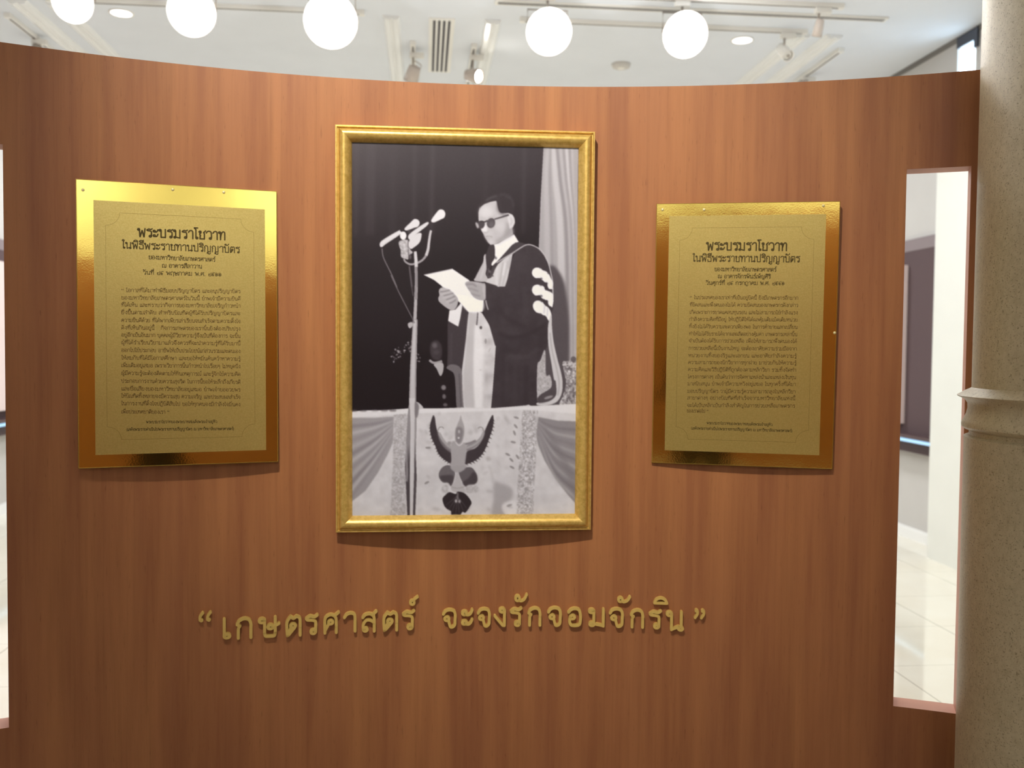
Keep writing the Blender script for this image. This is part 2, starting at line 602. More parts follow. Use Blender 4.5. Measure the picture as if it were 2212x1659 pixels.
downlight(-2.285, 7.33, .088, 'round white downlight at upper left between two dazzling spotlights')
downlight(2.525, 7.35, .088, 'round white downlight at upper right left of the small cylinder spotlight')
downlight(-0.705, 8.93, .088, 'round downlight barely showing above the wood, left of the four slot vent')
downlight(0.90, 8.97, .088, 'round downlight barely showing above the wood, right of the four slot vent')
sm = empty('smoke_detector', (1.695, 8.09, ZC))
MB().lathe([(.055, -.038), (.075, -.03), (.082, -.012), (.084, 0)], (0, 0, 0), (0, 0, 1), 36).build('detector_body', mat('old_white_plastic', srgb(206, 202, 196), .5), sm)
MB().lathe([(.02, -.044), (.03, -.04), (.034, -.037)], (0, 0, 0), (0, 0, 1), 24).build('detector_cap', M['lampwhite'], sm)
tag(sm, 'round off-white smoke detector on the ceiling above the wood, right of centre', 'smoke detector')


# ------------------------------------------------------------------ showcases along the side walls
def showcase(side, label):
    s = 1 if side == 'right' else -1
    X = UR if s > 0 else UL
    root = empty('wall_showcase', (X - s * .004, 7.0, 0))
    y0, y1 = 0.0, 4.2

    def bx(a, b, *r):
        return MB().box(min(-s * a, -s * b), max(-s * a, -s * b), *r)
    bx(0, .035, y0, y1, .91, 2.475).build('fabric_panel', M['panel'], root)
    bx(0, .037, y0, y1, 2.475, 2.575).build('header_strip', M['panelhead'], root)
    lg = bx(0, .13, y0, y1, .885, .912).build('ledge', M['ledge'], root)
    bx(.10, .132, y0, y1, .855, .878).build('light_strip', M['strip'], lg)
    vent = MB()
    for k in range(5):
        z = .765 + k * .018
        vent.box(min(0, -s * .10), max(0, -s * .10), y0, y1, z, z + .011)
    vent.build('louvre', M['ledge'], lg)
    tag(root, label, 'showcase', 'dark showcases on the side walls')
    b = empty('display_board', (X - s * .0405, 7.69, 0.99))
    bx(0, .05, 0, 2.2, 0, 1.37).build('board_face', M['board'], b)
    tag(b, 'pale board standing out from the dark panel seen through %s slot' % ('right' if s > 0 else 'left'), 'board', 'pale boards on the dark panels')


showcase('right', 'dark purple wall panel with louvred ledge seen through the right slot')
showcase('left', 'dark purple wall panel seen through the slot at the left edge')
pil = MB().box(3.93, UR, 3.2, 6.888, 0, 3.3).build('white_pillar', M['white'])
tag(pil, 'plain white wall pillar seen through the right slot in the wood', 'pillar')

# ------------------------------------------------------------------ curved display wall
WC = Vector((0.10947, -0.47586, 0))
R = 3.36696
TH = 0.08
T0, T1 = -27.5, 28.4
ZT = 2.413
SLOTS = ((-24.66, -21.75), (22.68, 25.60))
SZ0, SZ1 = 0.541, 2.140


def wp(deg, r, z):
    a = math.radians(deg)
    return Vector((WC.x + r * math.sin(a), WC.y + r * math.cos(a), z))


def curved_wall():
    ths = [T0]
    brk = sorted([T0, T1] + [x for s in SLOTS for x in s])
    ths = []
    for a, b in zip(brk, brk[1:]):
        n = max(1, int((b - a) / 0.5))
        ths += [a + (b - a) * k / n for k in range(n)]
    ths.append(T1)
    zs = [0.0, SZ0, SZ1, ZT]

    def hole(i, j):
        m = (ths[i] + ths[i + 1]) / 2
        return j == 1 and any(a < m < b for a, b in SLOTS)
    bm = bmesh.new()
    uvl = bm.loops.layers.uv.new('UVMap')
    F = [[bm.verts.new(wp(t, R, z)) for z in zs] for t in ths]
    B = [[bm.verts.new(wp(t, R + TH, z)) for z in zs] for t in ths]

    def face(vs, mi, uv):
        f = bm.faces.new(vs)
        f.material_index = mi
        for lp, q in zip(f.loops, uv):
            lp[uvl].uv = q
    nt, nz = len(ths) - 1, len(zs) - 1
    S = [math.radians(t) * R for t in ths]
    for i in range(nt):
        for j in range(nz):
            if hole(i, j):
                continue
            uv = [(S[i], zs[j]), (S[i + 1], zs[j]), (S[i + 1], zs[j + 1]), (S[i], zs[j + 1])]
            face((F[i][j], F[i + 1][j], F[i + 1][j + 1], F[i][j + 1]), 0, uv)
            face((B[i][j + 1], B[i + 1][j + 1], B[i + 1][j], B[i][j]), 0, [uv[3], uv[2], uv[1], uv[0]])
            # borders
            if j == 0 or hole(i, j - 1):
                face((F[i][j], B[i][j], B[i + 1][j], F[i + 1][j]), 1, [(0, 0)] * 4)
            if j == nz - 1 or hole(i, j + 1):
                face((F[i][j + 1], F[i + 1][j + 1], B[i + 1][j + 1], B[i][j + 1]), 1, [(0, 0)] * 4)
            if i == 0 or hole(i - 1, j):
                face((F[i][j], F[i][j + 1], B[i][j + 1], B[i][j]), 1, [(0, 0)] * 4)
            if i == nt - 1 or hole(i + 1, j):
                face((F[i + 1][j], B[i + 1][j], B[i + 1][j + 1], F[i + 1][j + 1]), 1, [(0, 0)] * 4)
    for f in bm.faces:
        f.smooth = f.material_index == 0
    me = bpy.data.meshes.new('curved_display_wall')
    bm.to_mesh(me)
    bm.free()
    me.materials.append(M['wood'])
    me.materials.append(M['edge'])
    o = bpy.data.objects.new('curved_display_wall', me)
    COL.objects.link(o)
    md = o.modifiers.new('edges', 'EDGE_SPLIT')
    md.split_angle = math.radians(40)
    tag(o, 'concave reddish brown wood display wall with tall narrow slots, carrying the picture and plaques', 'display wall')
    return o


curved_wall()

# ------------------------------------------------------------------ stone column
CR = .32
prof = [(CR + .016, 0), (CR + .016, 1.372), (CR + .017, 1.376), (CR + .004, 1.381), (CR + .0035, 1.392), (CR + .016, 1.397),
        (CR + .023, 1.404), (CR + .0235, 1.412), (CR + .019, 1.421), (CR + .012, 1.437), (CR + .0085, 1.452), (CR + .009, 1.466),
        (CR + .016, 1.477), (CR + .034, 1.485), (CR + .0355, 1.4875), (CR + .034, 1.489), (CR + .016, 1.5), (CR + .002, 1.507), (CR, 1.509), (CR, ZC)]
cb = MB()
cb.lathe(prof, (0, 0, 0), (0, 0, 1), 96)
colm = cb.build('stone_column', M['stone'])
colm.location = (1.771, 2.256, 0)
md = colm.modifiers.new('edges', 'EDGE_SPLIT')
md.split_angle = math.radians(38)
tag(colm, 'round speckled beige stone column with a ring moulding at the right edge', 'column')

# ------------------------------------------------------------------ Thai stroke lettering
# one glyph: (advance, strokes); a stroke is 'o cx cy r', '~pts' (smooth) or 'pts'; baseline 0, letter height 10
GL = {
 'ก': (7.6, '1.2,0 1.2,5|~1.2,5 1.5,5.7 1.9,6.3|1.9,6.3 0.7,7.1|~0.7,7.1 1.6,9 3.8,10 5.8,9.2 6.5,7 6.5,5|6.5,5 6.5,0'),
 'ข': (7, 'o 1.7 8.8 0.95|~2.6,8.8 2.4,7.4 1.4,6.2 1.6,5.2 2.2,4.6|2.0,5 1.6,0.3|1.6,0.3 6,0.3|6,0 6,10'),
 'ค': (7.6, '1.2,0 1.2,5|~1.2,5 1.6,8.4 3.9,10 6,8.6 6.5,6 6.5,4|6.5,4 6.5,0|o 3.9 5.8 1|3.1,5.2 1.3,1'),
 'ง': (6.6, 'o 4.1 8.8 1|5.2,9 5.2,0.3|5.2,0.3 4.4,0.4 0.8,5.6'),
 'จ': (7.4, '~0.6,7.6 1.6,9.3 3.6,10 5.7,9.3 6.4,7.2 6.3,4 6.2,1.6 5.2,0.3 4.1,0.4 3.6,2 3.2,4|o 2.3 5 1.05'),
 'ฉ': (7.8, '~0.6,7.6 1.6,9.3 3.6,10 5.7,9.3 6.4,7.2 6.3,4 6.3,1|o 5.6 0.9 0.9|o 2 5 1|~2.8,4.4 2.8,2 2.8,0.2|2.8,0.2 5,1'),
 'ช': (7.4, 'o 1.7 8.8 0.95|~2.6,8.8 2.4,7.4 1.4,6.2 1.6,5.2 2.2,4.6|2.0,5 1.6,0.3|1.6,0.3 6,0.3|6,0 6,6.8|~6,6.8 5.4,7.8 5.6,8.6 6.4,9 7.2,10.4'),
 'ซ': (7.4, 'o 1.7 8.8 0.95|~2.6,8.8 2.4,7.4 1.4,6.2 1.6,5.2 2.2,4.6|2.0,5 1.6,0.3|1.6,0.3 6,0.3|6,0 6,6.8|~6,6.8 5.4,7.8 5.6,8.6 6.4,9 7.2,10.8'),
 'ญ': (10, '1.2,0 1.2,5|~1.2,5 1.5,5.7 1.9,6.3|1.9,6.3 0.7,7.1|~0.7,7.1 1.4,9 3,10 4.6,9.2 5.2,7 5.2,5|5.2,5 5.2,0.3|5.2,0.3 8.6,0.3|8.6,0.3 8.6,10|o 5 -1.8 0.7|~5.6,-2 6.2,-3.4 8,-3.4 8.4,-1.4'),
 'ฎ': (7.8, '1.6,0.6 1.2,5|~1.2,5 1.5,5.7 1.9,6.3|1.9,6.3 0.7,7.1|~0.7,7.1 1.6,9 3.8,10 5.8,9.2 6.5,7 6.5,4|6.5,4 6.5,-2.6|o 2 0.6 0.8|~2,-0.4 3,-1 3,-3 4.6,-3 6.5,-2.6'),
 'ฏ': (7.8, '1.6,0.6 1.2,5|~1.2,5 1.5,5.7 1.9,6.3|1.9,6.3 0.7,7.1|~0.7,7.1 1.6,9 3.8,10 5.8,9.2 6.5,7 6.5,4|6.5,4 6.5,-2.6|o 2 0.6 0.8|~2,-0.4 2.6,-3 4,-2 5,-3 6.5,-2.6'),
 'ฐ': (6.8, '~5.8,10.2 4.4,9.2 2.6,9.7 1,8.5|~1,8.5 1.4,7.7 3.4,7.5 5,6.6 5,3.6 5,1|o 4 1.1 0.95|~1,-2 2,-3.4 3.2,-2 4.4,-3.4 5.6,-2'),
 'ฑ': (8, 'o 1.3 8.6 0.95|2.3,9 2.3,0|~2.3,3 2.8,8 3.6,9.6 4.6,8.6 5.6,10 6.6,9 6.8,7|6.8,7 6.8,0'),
 'ณ': (10, 'o 1.8 1 0.9|~1,1.6 1,4 1.4,5.6 1.9,6.3|1.9,6.3 0.7,7.1|~0.7,7.1 1.4,9 3,10 4.6,9.2 5.2,7 5.2,5|5.2,5 5.2,0|5.2,0 7.8,1.2|o 8 0.9 0.8|8.8,1 8.8,10'),
 'ด': (7.6, '1.3,0.3 1.1,4|~1.1,4 1.4,8.2 3.9,10 6,8.6 6.5,6 6.5,4|6.5,4 6.5,0|o 3.6 4.8 1|2.8,4.2 1.5,0.3'),
 'ต': (7.6, '1.3,0 1.1,4|~1.1,4 1.2,7.4 2.6,10|2.6,10 3.8,8.9|3.8,8.9 5,10|~5,10 6.3,9 6.5,6 6.5,4|6.5,4 6.5,0|o 3.6 5.2 1|~2.9,4.4 1.6,1.2 1.3,0|4.3,4.2 1.8,0.4'),
 'ถ': (7.6, 'o 1.9 1 0.9|~1,1.6 1,4 1.4,5.6 1.9,6.3|1.9,6.3 0.7,7.1|~0.7,7.1 1.6,9 3.8,10 5.8,9.2 6.5,7 6.5,5|6.5,5 6.5,0'),
 'ท': (7.8, 'o 1.3 8.8 0.95|2.3,9 2.3,0|~2.3,3 3.4,8 5,10 6.4,9 6.6,7|6.6,7 6.6,0'),
 'ธ': (7, '~6,10.2 4.6,9.3 2.8,9.8 1.2,8.2|~1.2,8.2 2,7.4 4,7.3 5.8,6.4 6,4 6,0.3|6,0.3 1.6,0.3|1.6,0.3 1.4,3.6'),
 'น': (8, 'o 1.4 8.8 0.95|2.4,9 2.4,0|2.4,0.2 5.4,1.8|o 6.3 0.9 0.9|6.6,1.6 6.6,10'),
 'บ': (7.8, 'o 1.3 8.8 0.95|2.3,9 2.3,0.3|2.3,0.3 6.5,0.3|6.5,0 6.5,10'),
 'ป': (7.8, 'o 1.3 8.8 0.95|2.3,9 2.3,0.3|2.3,0.3 6.5,0.3|6.5,0 6.5,13.4'),
 'ผ': (8, 'o 2.3 8.8 0.95|~1.4,8.8 1.4,4 1.5,0|1.5,0 4,4.4|4,4.4 6.6,0|6.6,0 6.6,10'),
 'ฝ': (8, 'o 2.3 8.8 0.95|~1.4,8.8 1.4,4 1.5,0|1.5,0 4,4.4|4,4.4 6.6,0|6.6,0 6.6,13.4'),
 'พ': (8.4, 'o 1.3 8.8 0.95|2.0,8.8 2.6,0|2.6,0 4.6,7.6|4.6,7.6 6.4,0|6.4,0 7.4,10'),
 'ฟ': (8.4, 'o 1.3 8.8 0.95|2.0,8.8 2.6,0|2.6,0 4.6,7.6|4.6,7.6 6.4,0|6.4,0 7.4,13.4'),
 'ภ': (7.6, 'o 0.8 1 0.9|~1.7,1.2 1.7,4 1.6,5.6 1.9,6.3|1.9,6.3 0.7,7.1|~0.7,7.1 1.6,9 3.8,10 5.8,9.2 6.5,7 6.5,5|6.5,5 6.5,0'),
 'ม': (8, 'o 1.4 8.8 0.95|2.4,9 2.4,1.4|o 1.6 1 0.9|2.5,1.2 6.5,0.2|6.5,0 6.5,10'),
 'ย': (7.4, 'o 1.8 8.8 0.95|~2.2,8 1.2,7 1.6,5.6 3,5.3|~1.8,5.4 1.1,3.6 1.6,0.3|1.6,0.3 6,0.3|6,0 6,10'),
 'ร': (6.4, '~5.9,10.2 4.6,9.2 2.6,9.7 0.9,8.4|~0.9,8.4 1.6,7.7 3.6,7.5 5.1,6.6 5.2,3.6 5.2,1|o 4.1 1.1 1'),
 'ล': (7.6, 'o 2 1.1 0.95|~1.1,1 1,3.6 2.4,6 4.6,6 6.4,4.6|~0.8,7.6 1.8,9.4 3.9,10 5.9,9.2 6.4,7 6.4,4|6.4,4 6.4,0'),
 'ว': (6.6, '~0.6,7.6 1.6,9.4 3.4,10 5.2,9 5.7,6.6 5.7,3 5.6,1|o 4.6 1.1 0.95'),
 'ศ': (7.8, '1.2,0 1.1,4|~1.1,4 1.4,8.2 3.8,9.8 6,8.4 6.4,5 6.4,3|6.4,3 6.4,0|o 3.8 5.8 1|3,5.2 1.4,1.6|5.4,9 7.4,10.8'),
 'ษ': (8.4, 'o 1.4 8.6 1|2.4,9 2.4,1.4|~2.4,2 2.8,0.4 4.4,0.2 6,0.4 6.4,2|6.4,1.6 6.4,10|o 4.6 5.1 1|5.4,5 7.8,6.6'),
 'ส': (7.6, 'o 2 1.1 0.95|~1.1,1 1,3.6 2.4,6 4.6,6 6.4,4.6|~0.8,7.6 1.8,9 3.8,9.6 5.8,8.8 6.3,7 6.4,4|6.4,4 6.4,0|5.4,8.8 7.3,10.8'),
 'ห': (8, 'o 1.3 8.8 0.95|2.3,9 2.3,0|~2.3,4 3.6,5 4.8,7.6 5.4,9.6|o 5.8 8.8 0.9|~5.8,7.9 6.6,6 6.6,3 6.6,0'),
 'อ': (7.4, 'o 2.5 5.1 1.05|~1.4,5 1.2,2.4 2,0.5 4,0.2 5.8,0.8 6.3,3 6.3,6.4 5.6,9.2 3.6,10 1.8,9.3 0.7,7.8'),
 'ฮ': (7.4, 'o 2.5 5.1 1.05|~1.4,5 1.2,2.4 2,0.5 4,0.2 5.8,0.8 6.3,3 6.3,6.4 5.2,8.6 3.4,8.6 1.6,8 0.7,7|5,8.6 6.8,10.8'),
 'ะ': (5.8, 'o 1.5 7.4 1|~2,6.5 3.4,6.4 4.4,7.4 5,9.2|o 1.5 2 1|~2,1.1 3.4,1 4.4,2 5,3.8'),
 'า': (6, '~0.7,7.6 1.6,9.3 3.2,10 4.6,9.2 4.9,7 4.9,5|4.9,5 4.9,0'),
 'เ': (3.6, '1.3,10 1.3,1.2|o 2.2 1.1 0.95'),
 'แ': (6.4, '1.3,10 1.3,1.2|o 2.2 1.1 0.9|4.3,10 4.3,1.2|o 5.2 1.1 0.9'),
 'โ': (4.4, '2,11.4 2,1.2|o 2.9 1.1 0.95|2,11.4 0.5,13.2|0.4,13.4 3.8,13.4'),
 'ใ': (4.2, '2,1.2 2,9|o 2.9 1.1 0.95|~2,9 2.2,11 3,13 1.6,14 0.6,12.8 1.4,12'),
 'ไ': (4.2, '2,1.2 2,11.6|o 2.9 1.1 0.95|~2,11.6 1.8,12.4 0.5,14|~0.5,14 2,13.4 3.4,14.2'),
 'ฤ': (7.6, 'o 1.9 1 0.9|~1,1.6 1,4 1.4,5.6 1.9,6.3|1.9,6.3 0.7,7.1|~0.7,7.1 1.6,9 3.8,10 5.8,9.2 6.5,7 6.5,5|6.5,5 6.5,-3.4'),
 'ำ': (6, 'o -1 12.3 0.9|~0.7,7.6 1.6,9.3 3.2,10 4.6,9.2 4.9,7 4.9,5|4.9,5 4.9,0'),
 'ั': (0, 'o -5.2 13 0.95|~-4.5,12.3 -3.4,12 -2,12.6 -0.8,14.4'),
 'ิ': (0, '~-6,11.6 -5.2,13.2 -3.4,14 -1.6,13.2 -0.8,11.6|-6,11.6 -0.8,11.6'),
 'ี': (0, '~-6,11.6 -5.2,13.2 -3.4,14 -1.6,13.2 -0.8,11.6|-6,11.6 -0.8,11.6|-0.9,11.6 -0.9,14.6'),
 'ึ': (0, '~-6,11.6 -5.2,13.2 -3.4,14 -1.6,13.2 -0.8,11.6|-6,11.6 -0.8,11.6|o -1.2 13.8 0.8'),
 'ื': (0, '~-6,11.6 -5.2,13.2 -3.4,14 -1.6,13.2 -0.8,11.6|-6,11.6 -0.8,11.6|-0.9,11.6 -0.9,14.6|-2.2,13 -2.2,14.6'),
 'ุ': (0, 'o -1.8 -1.8 0.7|-1.1,-1.6 -1.1,-4'),
 'ู': (0, 'o -3.4 -1.8 0.7|~-2.8,-2 -2.6,-3.6 -1.2,-3.6 -1,-1.4'),
 '่': (0, '-1.3,12 -1.3,14.4'),
 '้': (0, '~-4,14.2 -3.2,14.6 -3,13.2 -3.6,12.2|~-3.6,12.2 -2,12.4 -0.8,14.6'),
 '็': (0, 'o -3.2 12.4 0.7|~-4.4,12 -4.4,13.6 -3,14 -1.6,13.4 -0.8,14.6'),
 '์': (0, 'o -2.2 12.9 0.9|~-1.7,13.7 -1.2,14.4 0.2,15.4'),
 '่2': (0, '-1.3,15.4 -1.3,17.6'),
 '้2': (0, '~-4,17.2 -3.2,17.6 -3,16.2 -3.6,15.2|~-3.6,15.2 -2,15.4 -0.8,17.4'),
 'ๆ': (6.4, 'o 2 6 0.9|~1.2,6.4 1.2,9 3,10 4.6,9 4.9,7 4.9,3|4.9,3 4.9,-3'),
 '๒': (7, 'o 2.4 5.4 0.9|~1.4,5 1.4,2 2,0.3 6,0.3|~2,0.3 6,0.3 6.4,3 5.6,6 6.6,10'),
 '๔': (7, 'o 4 3.4 0.9|~4,4.4 2,5 1.4,3 2.4,0.6 4.4,0.2|~1.4,3 1.4,7 3.4,9.4 6.6,10'),
 '๕': (7, 'o 4 3.4 0.9|~4,4.4 2,5 1.4,3 2.4,0.6 4.4,0.2|~1.4,3 1.4,7 3,9.4 4,8 5,9.8 6.8,10'),
 '๑': (7, 'o 3.6 4 0.9|~4.5,4 3.6,5.6 1.6,5 1.2,2.4 2.6,0.2 5,0.8 6.2,4 5.2,8 2.6,9.2 1,7.6'),
 '๓': (7, 'o 1.6 5.6 0.8|~1,5 1,8 2.4,9 3.6,7.4 4.6,9 6,8.6 6.4,6 6.4,0'),
 '๐': (6.4, 'o 3.2 4.4 2.6'),
 '.': (3, 'o 1.4 0.6 0.35'),
 '“': (6, 'q'), '”': (6, 'Q'),
 '(': (3.4, '~3,11 1.4,8 1.2,4.5 1.4,1 3,-2'), ')': (3.4, '~0.6,11 2.2,8 2.4,4.5 2.2,1 0.6,-2'),
 ' ': (5, ''),
}
ABOVE = set('ัิีึื')


def catmull(p, sub, closed=False):
    n = len(p)
    out = []
    rng_ = range(n) if closed else range(n - 1)
    for i in rng_:
        g = lambda k: p[k % n] if closed else p[min(max(k, 0), n - 1)]
        p0, p1, p2, p3 = g(i - 1), g(i), g(i + 1), g(i + 2)
        for s in range(sub):
            t = s / sub
            out.append(tuple(0.5 * ((2 * p1[a]) + (-p0[a] + p2[a]) * t + (2 * p0[a] - 5 * p1[a] + 4 * p2[a] - p3[a]) * t * t
                                    + (-p0[a] + 3 * p1[a] - 3 * p2[a] + p3[a]) * t ** 3) for a in (0, 1)))
    if not closed:
        out.append(tuple(p[-1]))
    return out


def strokes_of(spec, sub, nl):
    """returns list of (points, closed)"""
    res = []
    for s in spec.split('|'):
        s = s.strip()
        if not s:
            continue
        if s[0] == 'o':
            cx, cy, r = [float(v) for v in s[1:].split()]
            res.append(([(cx + r * math.cos(2 * PI * k / nl), cy + r * math.sin(2 * PI * k / nl)) for k in range(nl)], True))
        elif s in 'qQ':
            # a pair of comma shaped quotation marks
            for dx in (0, 2.9):
                if s == 'q':
                    res.append(([(1.4 + dx + .42 * math.cos(2 * PI * k / nl), 6.9 + .42 * math.sin(2 * PI * k / nl)) for k in range(nl)], True))
                    res.append((catmull([(0.9 + dx, 7), (1.0 + dx, 8.4), (2 + dx, 9.8)], sub), False))
                else:
                    res.append(([(1.4 + dx + .42 * math.cos(2 * PI * k / nl), 9.2 + .42 * math.sin(2 * PI * k / nl)) for k in range(nl)], True))
                    res.append((catmull([(1.9 + dx, 9.1), (1.8 + dx, 7.8), (0.8 + dx, 6.4)], sub), False))
        else:
            sm_ = s[0] == '~'
            pts = [tuple(float(v) for v in q.split(',')) for q in s.lstrip('~').split()]
            res.append((catmull(pts, sub) if sm_ and len(pts) > 2 else pts, False))
    return res


def ribbon(pts, w, closed, caps=True, ncap=4):
    """2D quads of a stroked polyline"""
    n = len(pts)
    h = w / 2
    L, Rr = [], []
    for i in range(n):
        a = pts[(i - 1) % n] if (closed or i > 0) else pts[i]
        b = pts[(i + 1) % n] if (closed or i < n - 1) else pts[i]
        p = pts[i]

        def nrm(u, v):
            dx, dy = v[0] - u[0], v[1] - u[1]
            d = math.hypot(dx, dy) or 1e-9
            return (-dy / d, dx / d)
        n1 = nrm(a, p) if a is not p else None
        n2 = nrm(p, b) if b is not p else None
        if n1 is None:
            n1 = n2
        if n2 is None:
            n2 = n1
        mx, my = n1[0] + n2[0], n1[1] + n2[1]
        d = math.hypot(mx, my) or 1e-9
        mx, my = mx / d, my / d
        k = h / max(0.5, mx * n1[0] + my * n1[1])
        L.append((p[0] + mx * k, p[1] + my * k))
        Rr.append((p[0] - mx * k, p[1] - my * k))
    polys = []
    for i in range(n if closed else n - 1):
        j = (i + 1) % n
        polys.append([Rr[i], Rr[j], L[j], L[i]])
    if caps and not closed:
        for e, q in ((0, 1), (n - 1, n - 2)):
            p, o = pts[e], pts[q]
            a0 = math.atan2(p[1] - o[1], p[0] - o[0])
            polys.append([(p[0] + h * math.cos(a0 - PI / 2 + PI * k / ncap), p[1] + h * math.sin(a0 - PI / 2 + PI * k / ncap)) for k in range(ncap + 1)])
    return polys


def layout(text, x0, x1, hgt, bold, sub=3, nl=8):
    """2D polygons of one line of text fitted between x0 and x1, baseline 0"""
    k = hgt / 10.0
    tot = sum(GL[c][0] for c in text)
    fx = (x1 - x0) / tot
    out = []
    pen = 0.0
    prev = ''
    for c in text:
        adv, spec = GL[c]
        if c in '่้' and prev in ABOVE:
            spec = GL[c + '2'][1]
        for pts, closed in strokes_of(spec, sub, nl):
            pp = [(x0 + (pen + p[0]) * fx, p[1] * k) for p in pts]
            out += ribbon(pp, bold * k, closed, sub > 2, 3)
        pen += adv
        prev = c
    return out


def flat_text(name, lines, m, parent, z, sub=3, nl=8):
    """lines: (text, x0, x1, y0, y1, letter height, stroke width)"""
    V, Fc = [], []
    for text, x0, x1, ya, yb, hgt, bold in lines:
        for poly in layout(text, x0, x1, hgt, bold, sub, nl):
            b = len(V)
            for x, y in poly:
                V.append((x, y + ya + (yb - ya) * (x - x0) / (x1 - x0), z))
            Fc.append(tuple(range(b, b + len(poly))))
    me = bpy.data.meshes.new(name)
    me.from_pydata(V, [], Fc)
    me.materials.append(m)
    o = bpy.data.objects.new(name, me)
    COL.objects.link(o)
    o.parent = parent
    return o


# ------------------------------------------------------------------ slogan of raised letters on the wall
LET = [('“', -12.927, 0.0375, 0.7837, 0.0326), ('เ', -11.879, 0.0249, 0.7276, 0.0647), ('ก', -11.041, 0.0489, 0.7235, 0.0669),
       ('ษ', -9.799, 0.0662, 0.7228, 0.0655), ('ต', -8.576, 0.0484, 0.7204, 0.0670), ('ร', -7.652, 0.0416, 0.7226, 0.0655),
       ('ศ', -6.634, 0.0500, 0.7221, 0.0703), ('า', -5.698, 0.0412, 0.7238, 0.0649), ('ส', -4.673, 0.0493, 0.7210, 0.0700),
       ('ต', -3.584, 0.0485, 0.7214, 0.0642), ('ร', -2.625, 0.0413, 0.7240, 0.0648), ('์', -2.343, 0.0300, 0.8004, 0.0316),
       ('จ', -0.460, 0.0460, 0.7257, 0.0634), ('ะ', 0.494, 0.0390, 0.7339, 0.0542), ('จ', 1.383, 0.0441, 0.7273, 0.0632),
       ('ง', 2.234, 0.0387, 0.7290, 0.0624), ('ร', 3.107, 0.0400, 0.7287, 0.0637), ('ั', 3.374, 0.0429, 0.8069, 0.0280),
       ('ก', 4.096, 0.0446, 0.7296, 0.0629), ('จ', 5.175, 0.0463, 0.7291, 0.0646), ('อ', 6.254, 0.0462, 0.7294, 0.0629),
       ('ม', 7.420, 0.0524, 0.7298, 0.0616), ('จ', 8.487, 0.0472, 0.7291, 0.0645), ('ั', 8.890, 0.0434, 0.8082, 0.0241),
       ('ก', 9.589, 0.0450, 0.7289, 0.0627), ('ร', 10.556, 0.0415, 0.7287, 0.0622), ('ิ', 10.834, 0.0468, 0.8076, 0.0241),
       ('น', 11.595, 0.0569, 0.7248, 0.0654), ('”', 12.878, 0.0348, 0.7662, 0.0336)]
LDESC = ['opening double quotation mark in gold at the left end of the slogan',
         'gold letter เ, first letter of the slogan right after the opening quotation mark',
         'gold letter ก, second letter of the left word of the slogan',
         'gold letter ษ, third letter of the left word of the slogan',
         'gold letter ต between ษ and ร in the left word of the slogan',
         'gold letter ร, fifth letter of the left word, before ศ',
         'gold letter ศ in the middle of the left word of the slogan',
         'gold letter า after ศ in the left word of the slogan',
         'gold letter ส, eighth letter of the left word of the slogan',
         'gold letter ต after ส near the end of the left word',
         'gold letter ร ending the left word, under the small raised mark',
         'small gold mark ์ above the last letter of the left word',
         'gold letter จ, first letter of the right word of the slogan',
         'gold letter ะ of two small curls, second in the right word',
         'gold letter จ between ะ and ง in the right word',
         'gold letter ง, fourth letter of the right word of the slogan',
         'gold letter ร after ง, under a curled mark in the right word',
         'gold curled mark ั above the letters ร and ก, left of the two such marks',
         'gold letter ก, first of the two in the right word, after ร',
         'gold letter จ between ก and อ in the right word',
         'gold letter อ, round with inner curl, in the middle of the right word',
         'gold letter ม between อ and จ in the right word',
         'gold letter จ after ม, under a curled mark',
         'gold curled mark ั above the last จ, right of the two such marks',
         'gold letter ก, second of the two in the right word, before ร',
         'gold letter ร near the end of right word, under the domed mark',
         'gold domed vowel mark ิ above the last letters of the right word',
         'gold letter น, last letter of the right word of the slogan',
         'closing double quotation mark in gold at the right end of the slogan']
STROKE = 0.0088
DEPTH = 0.014


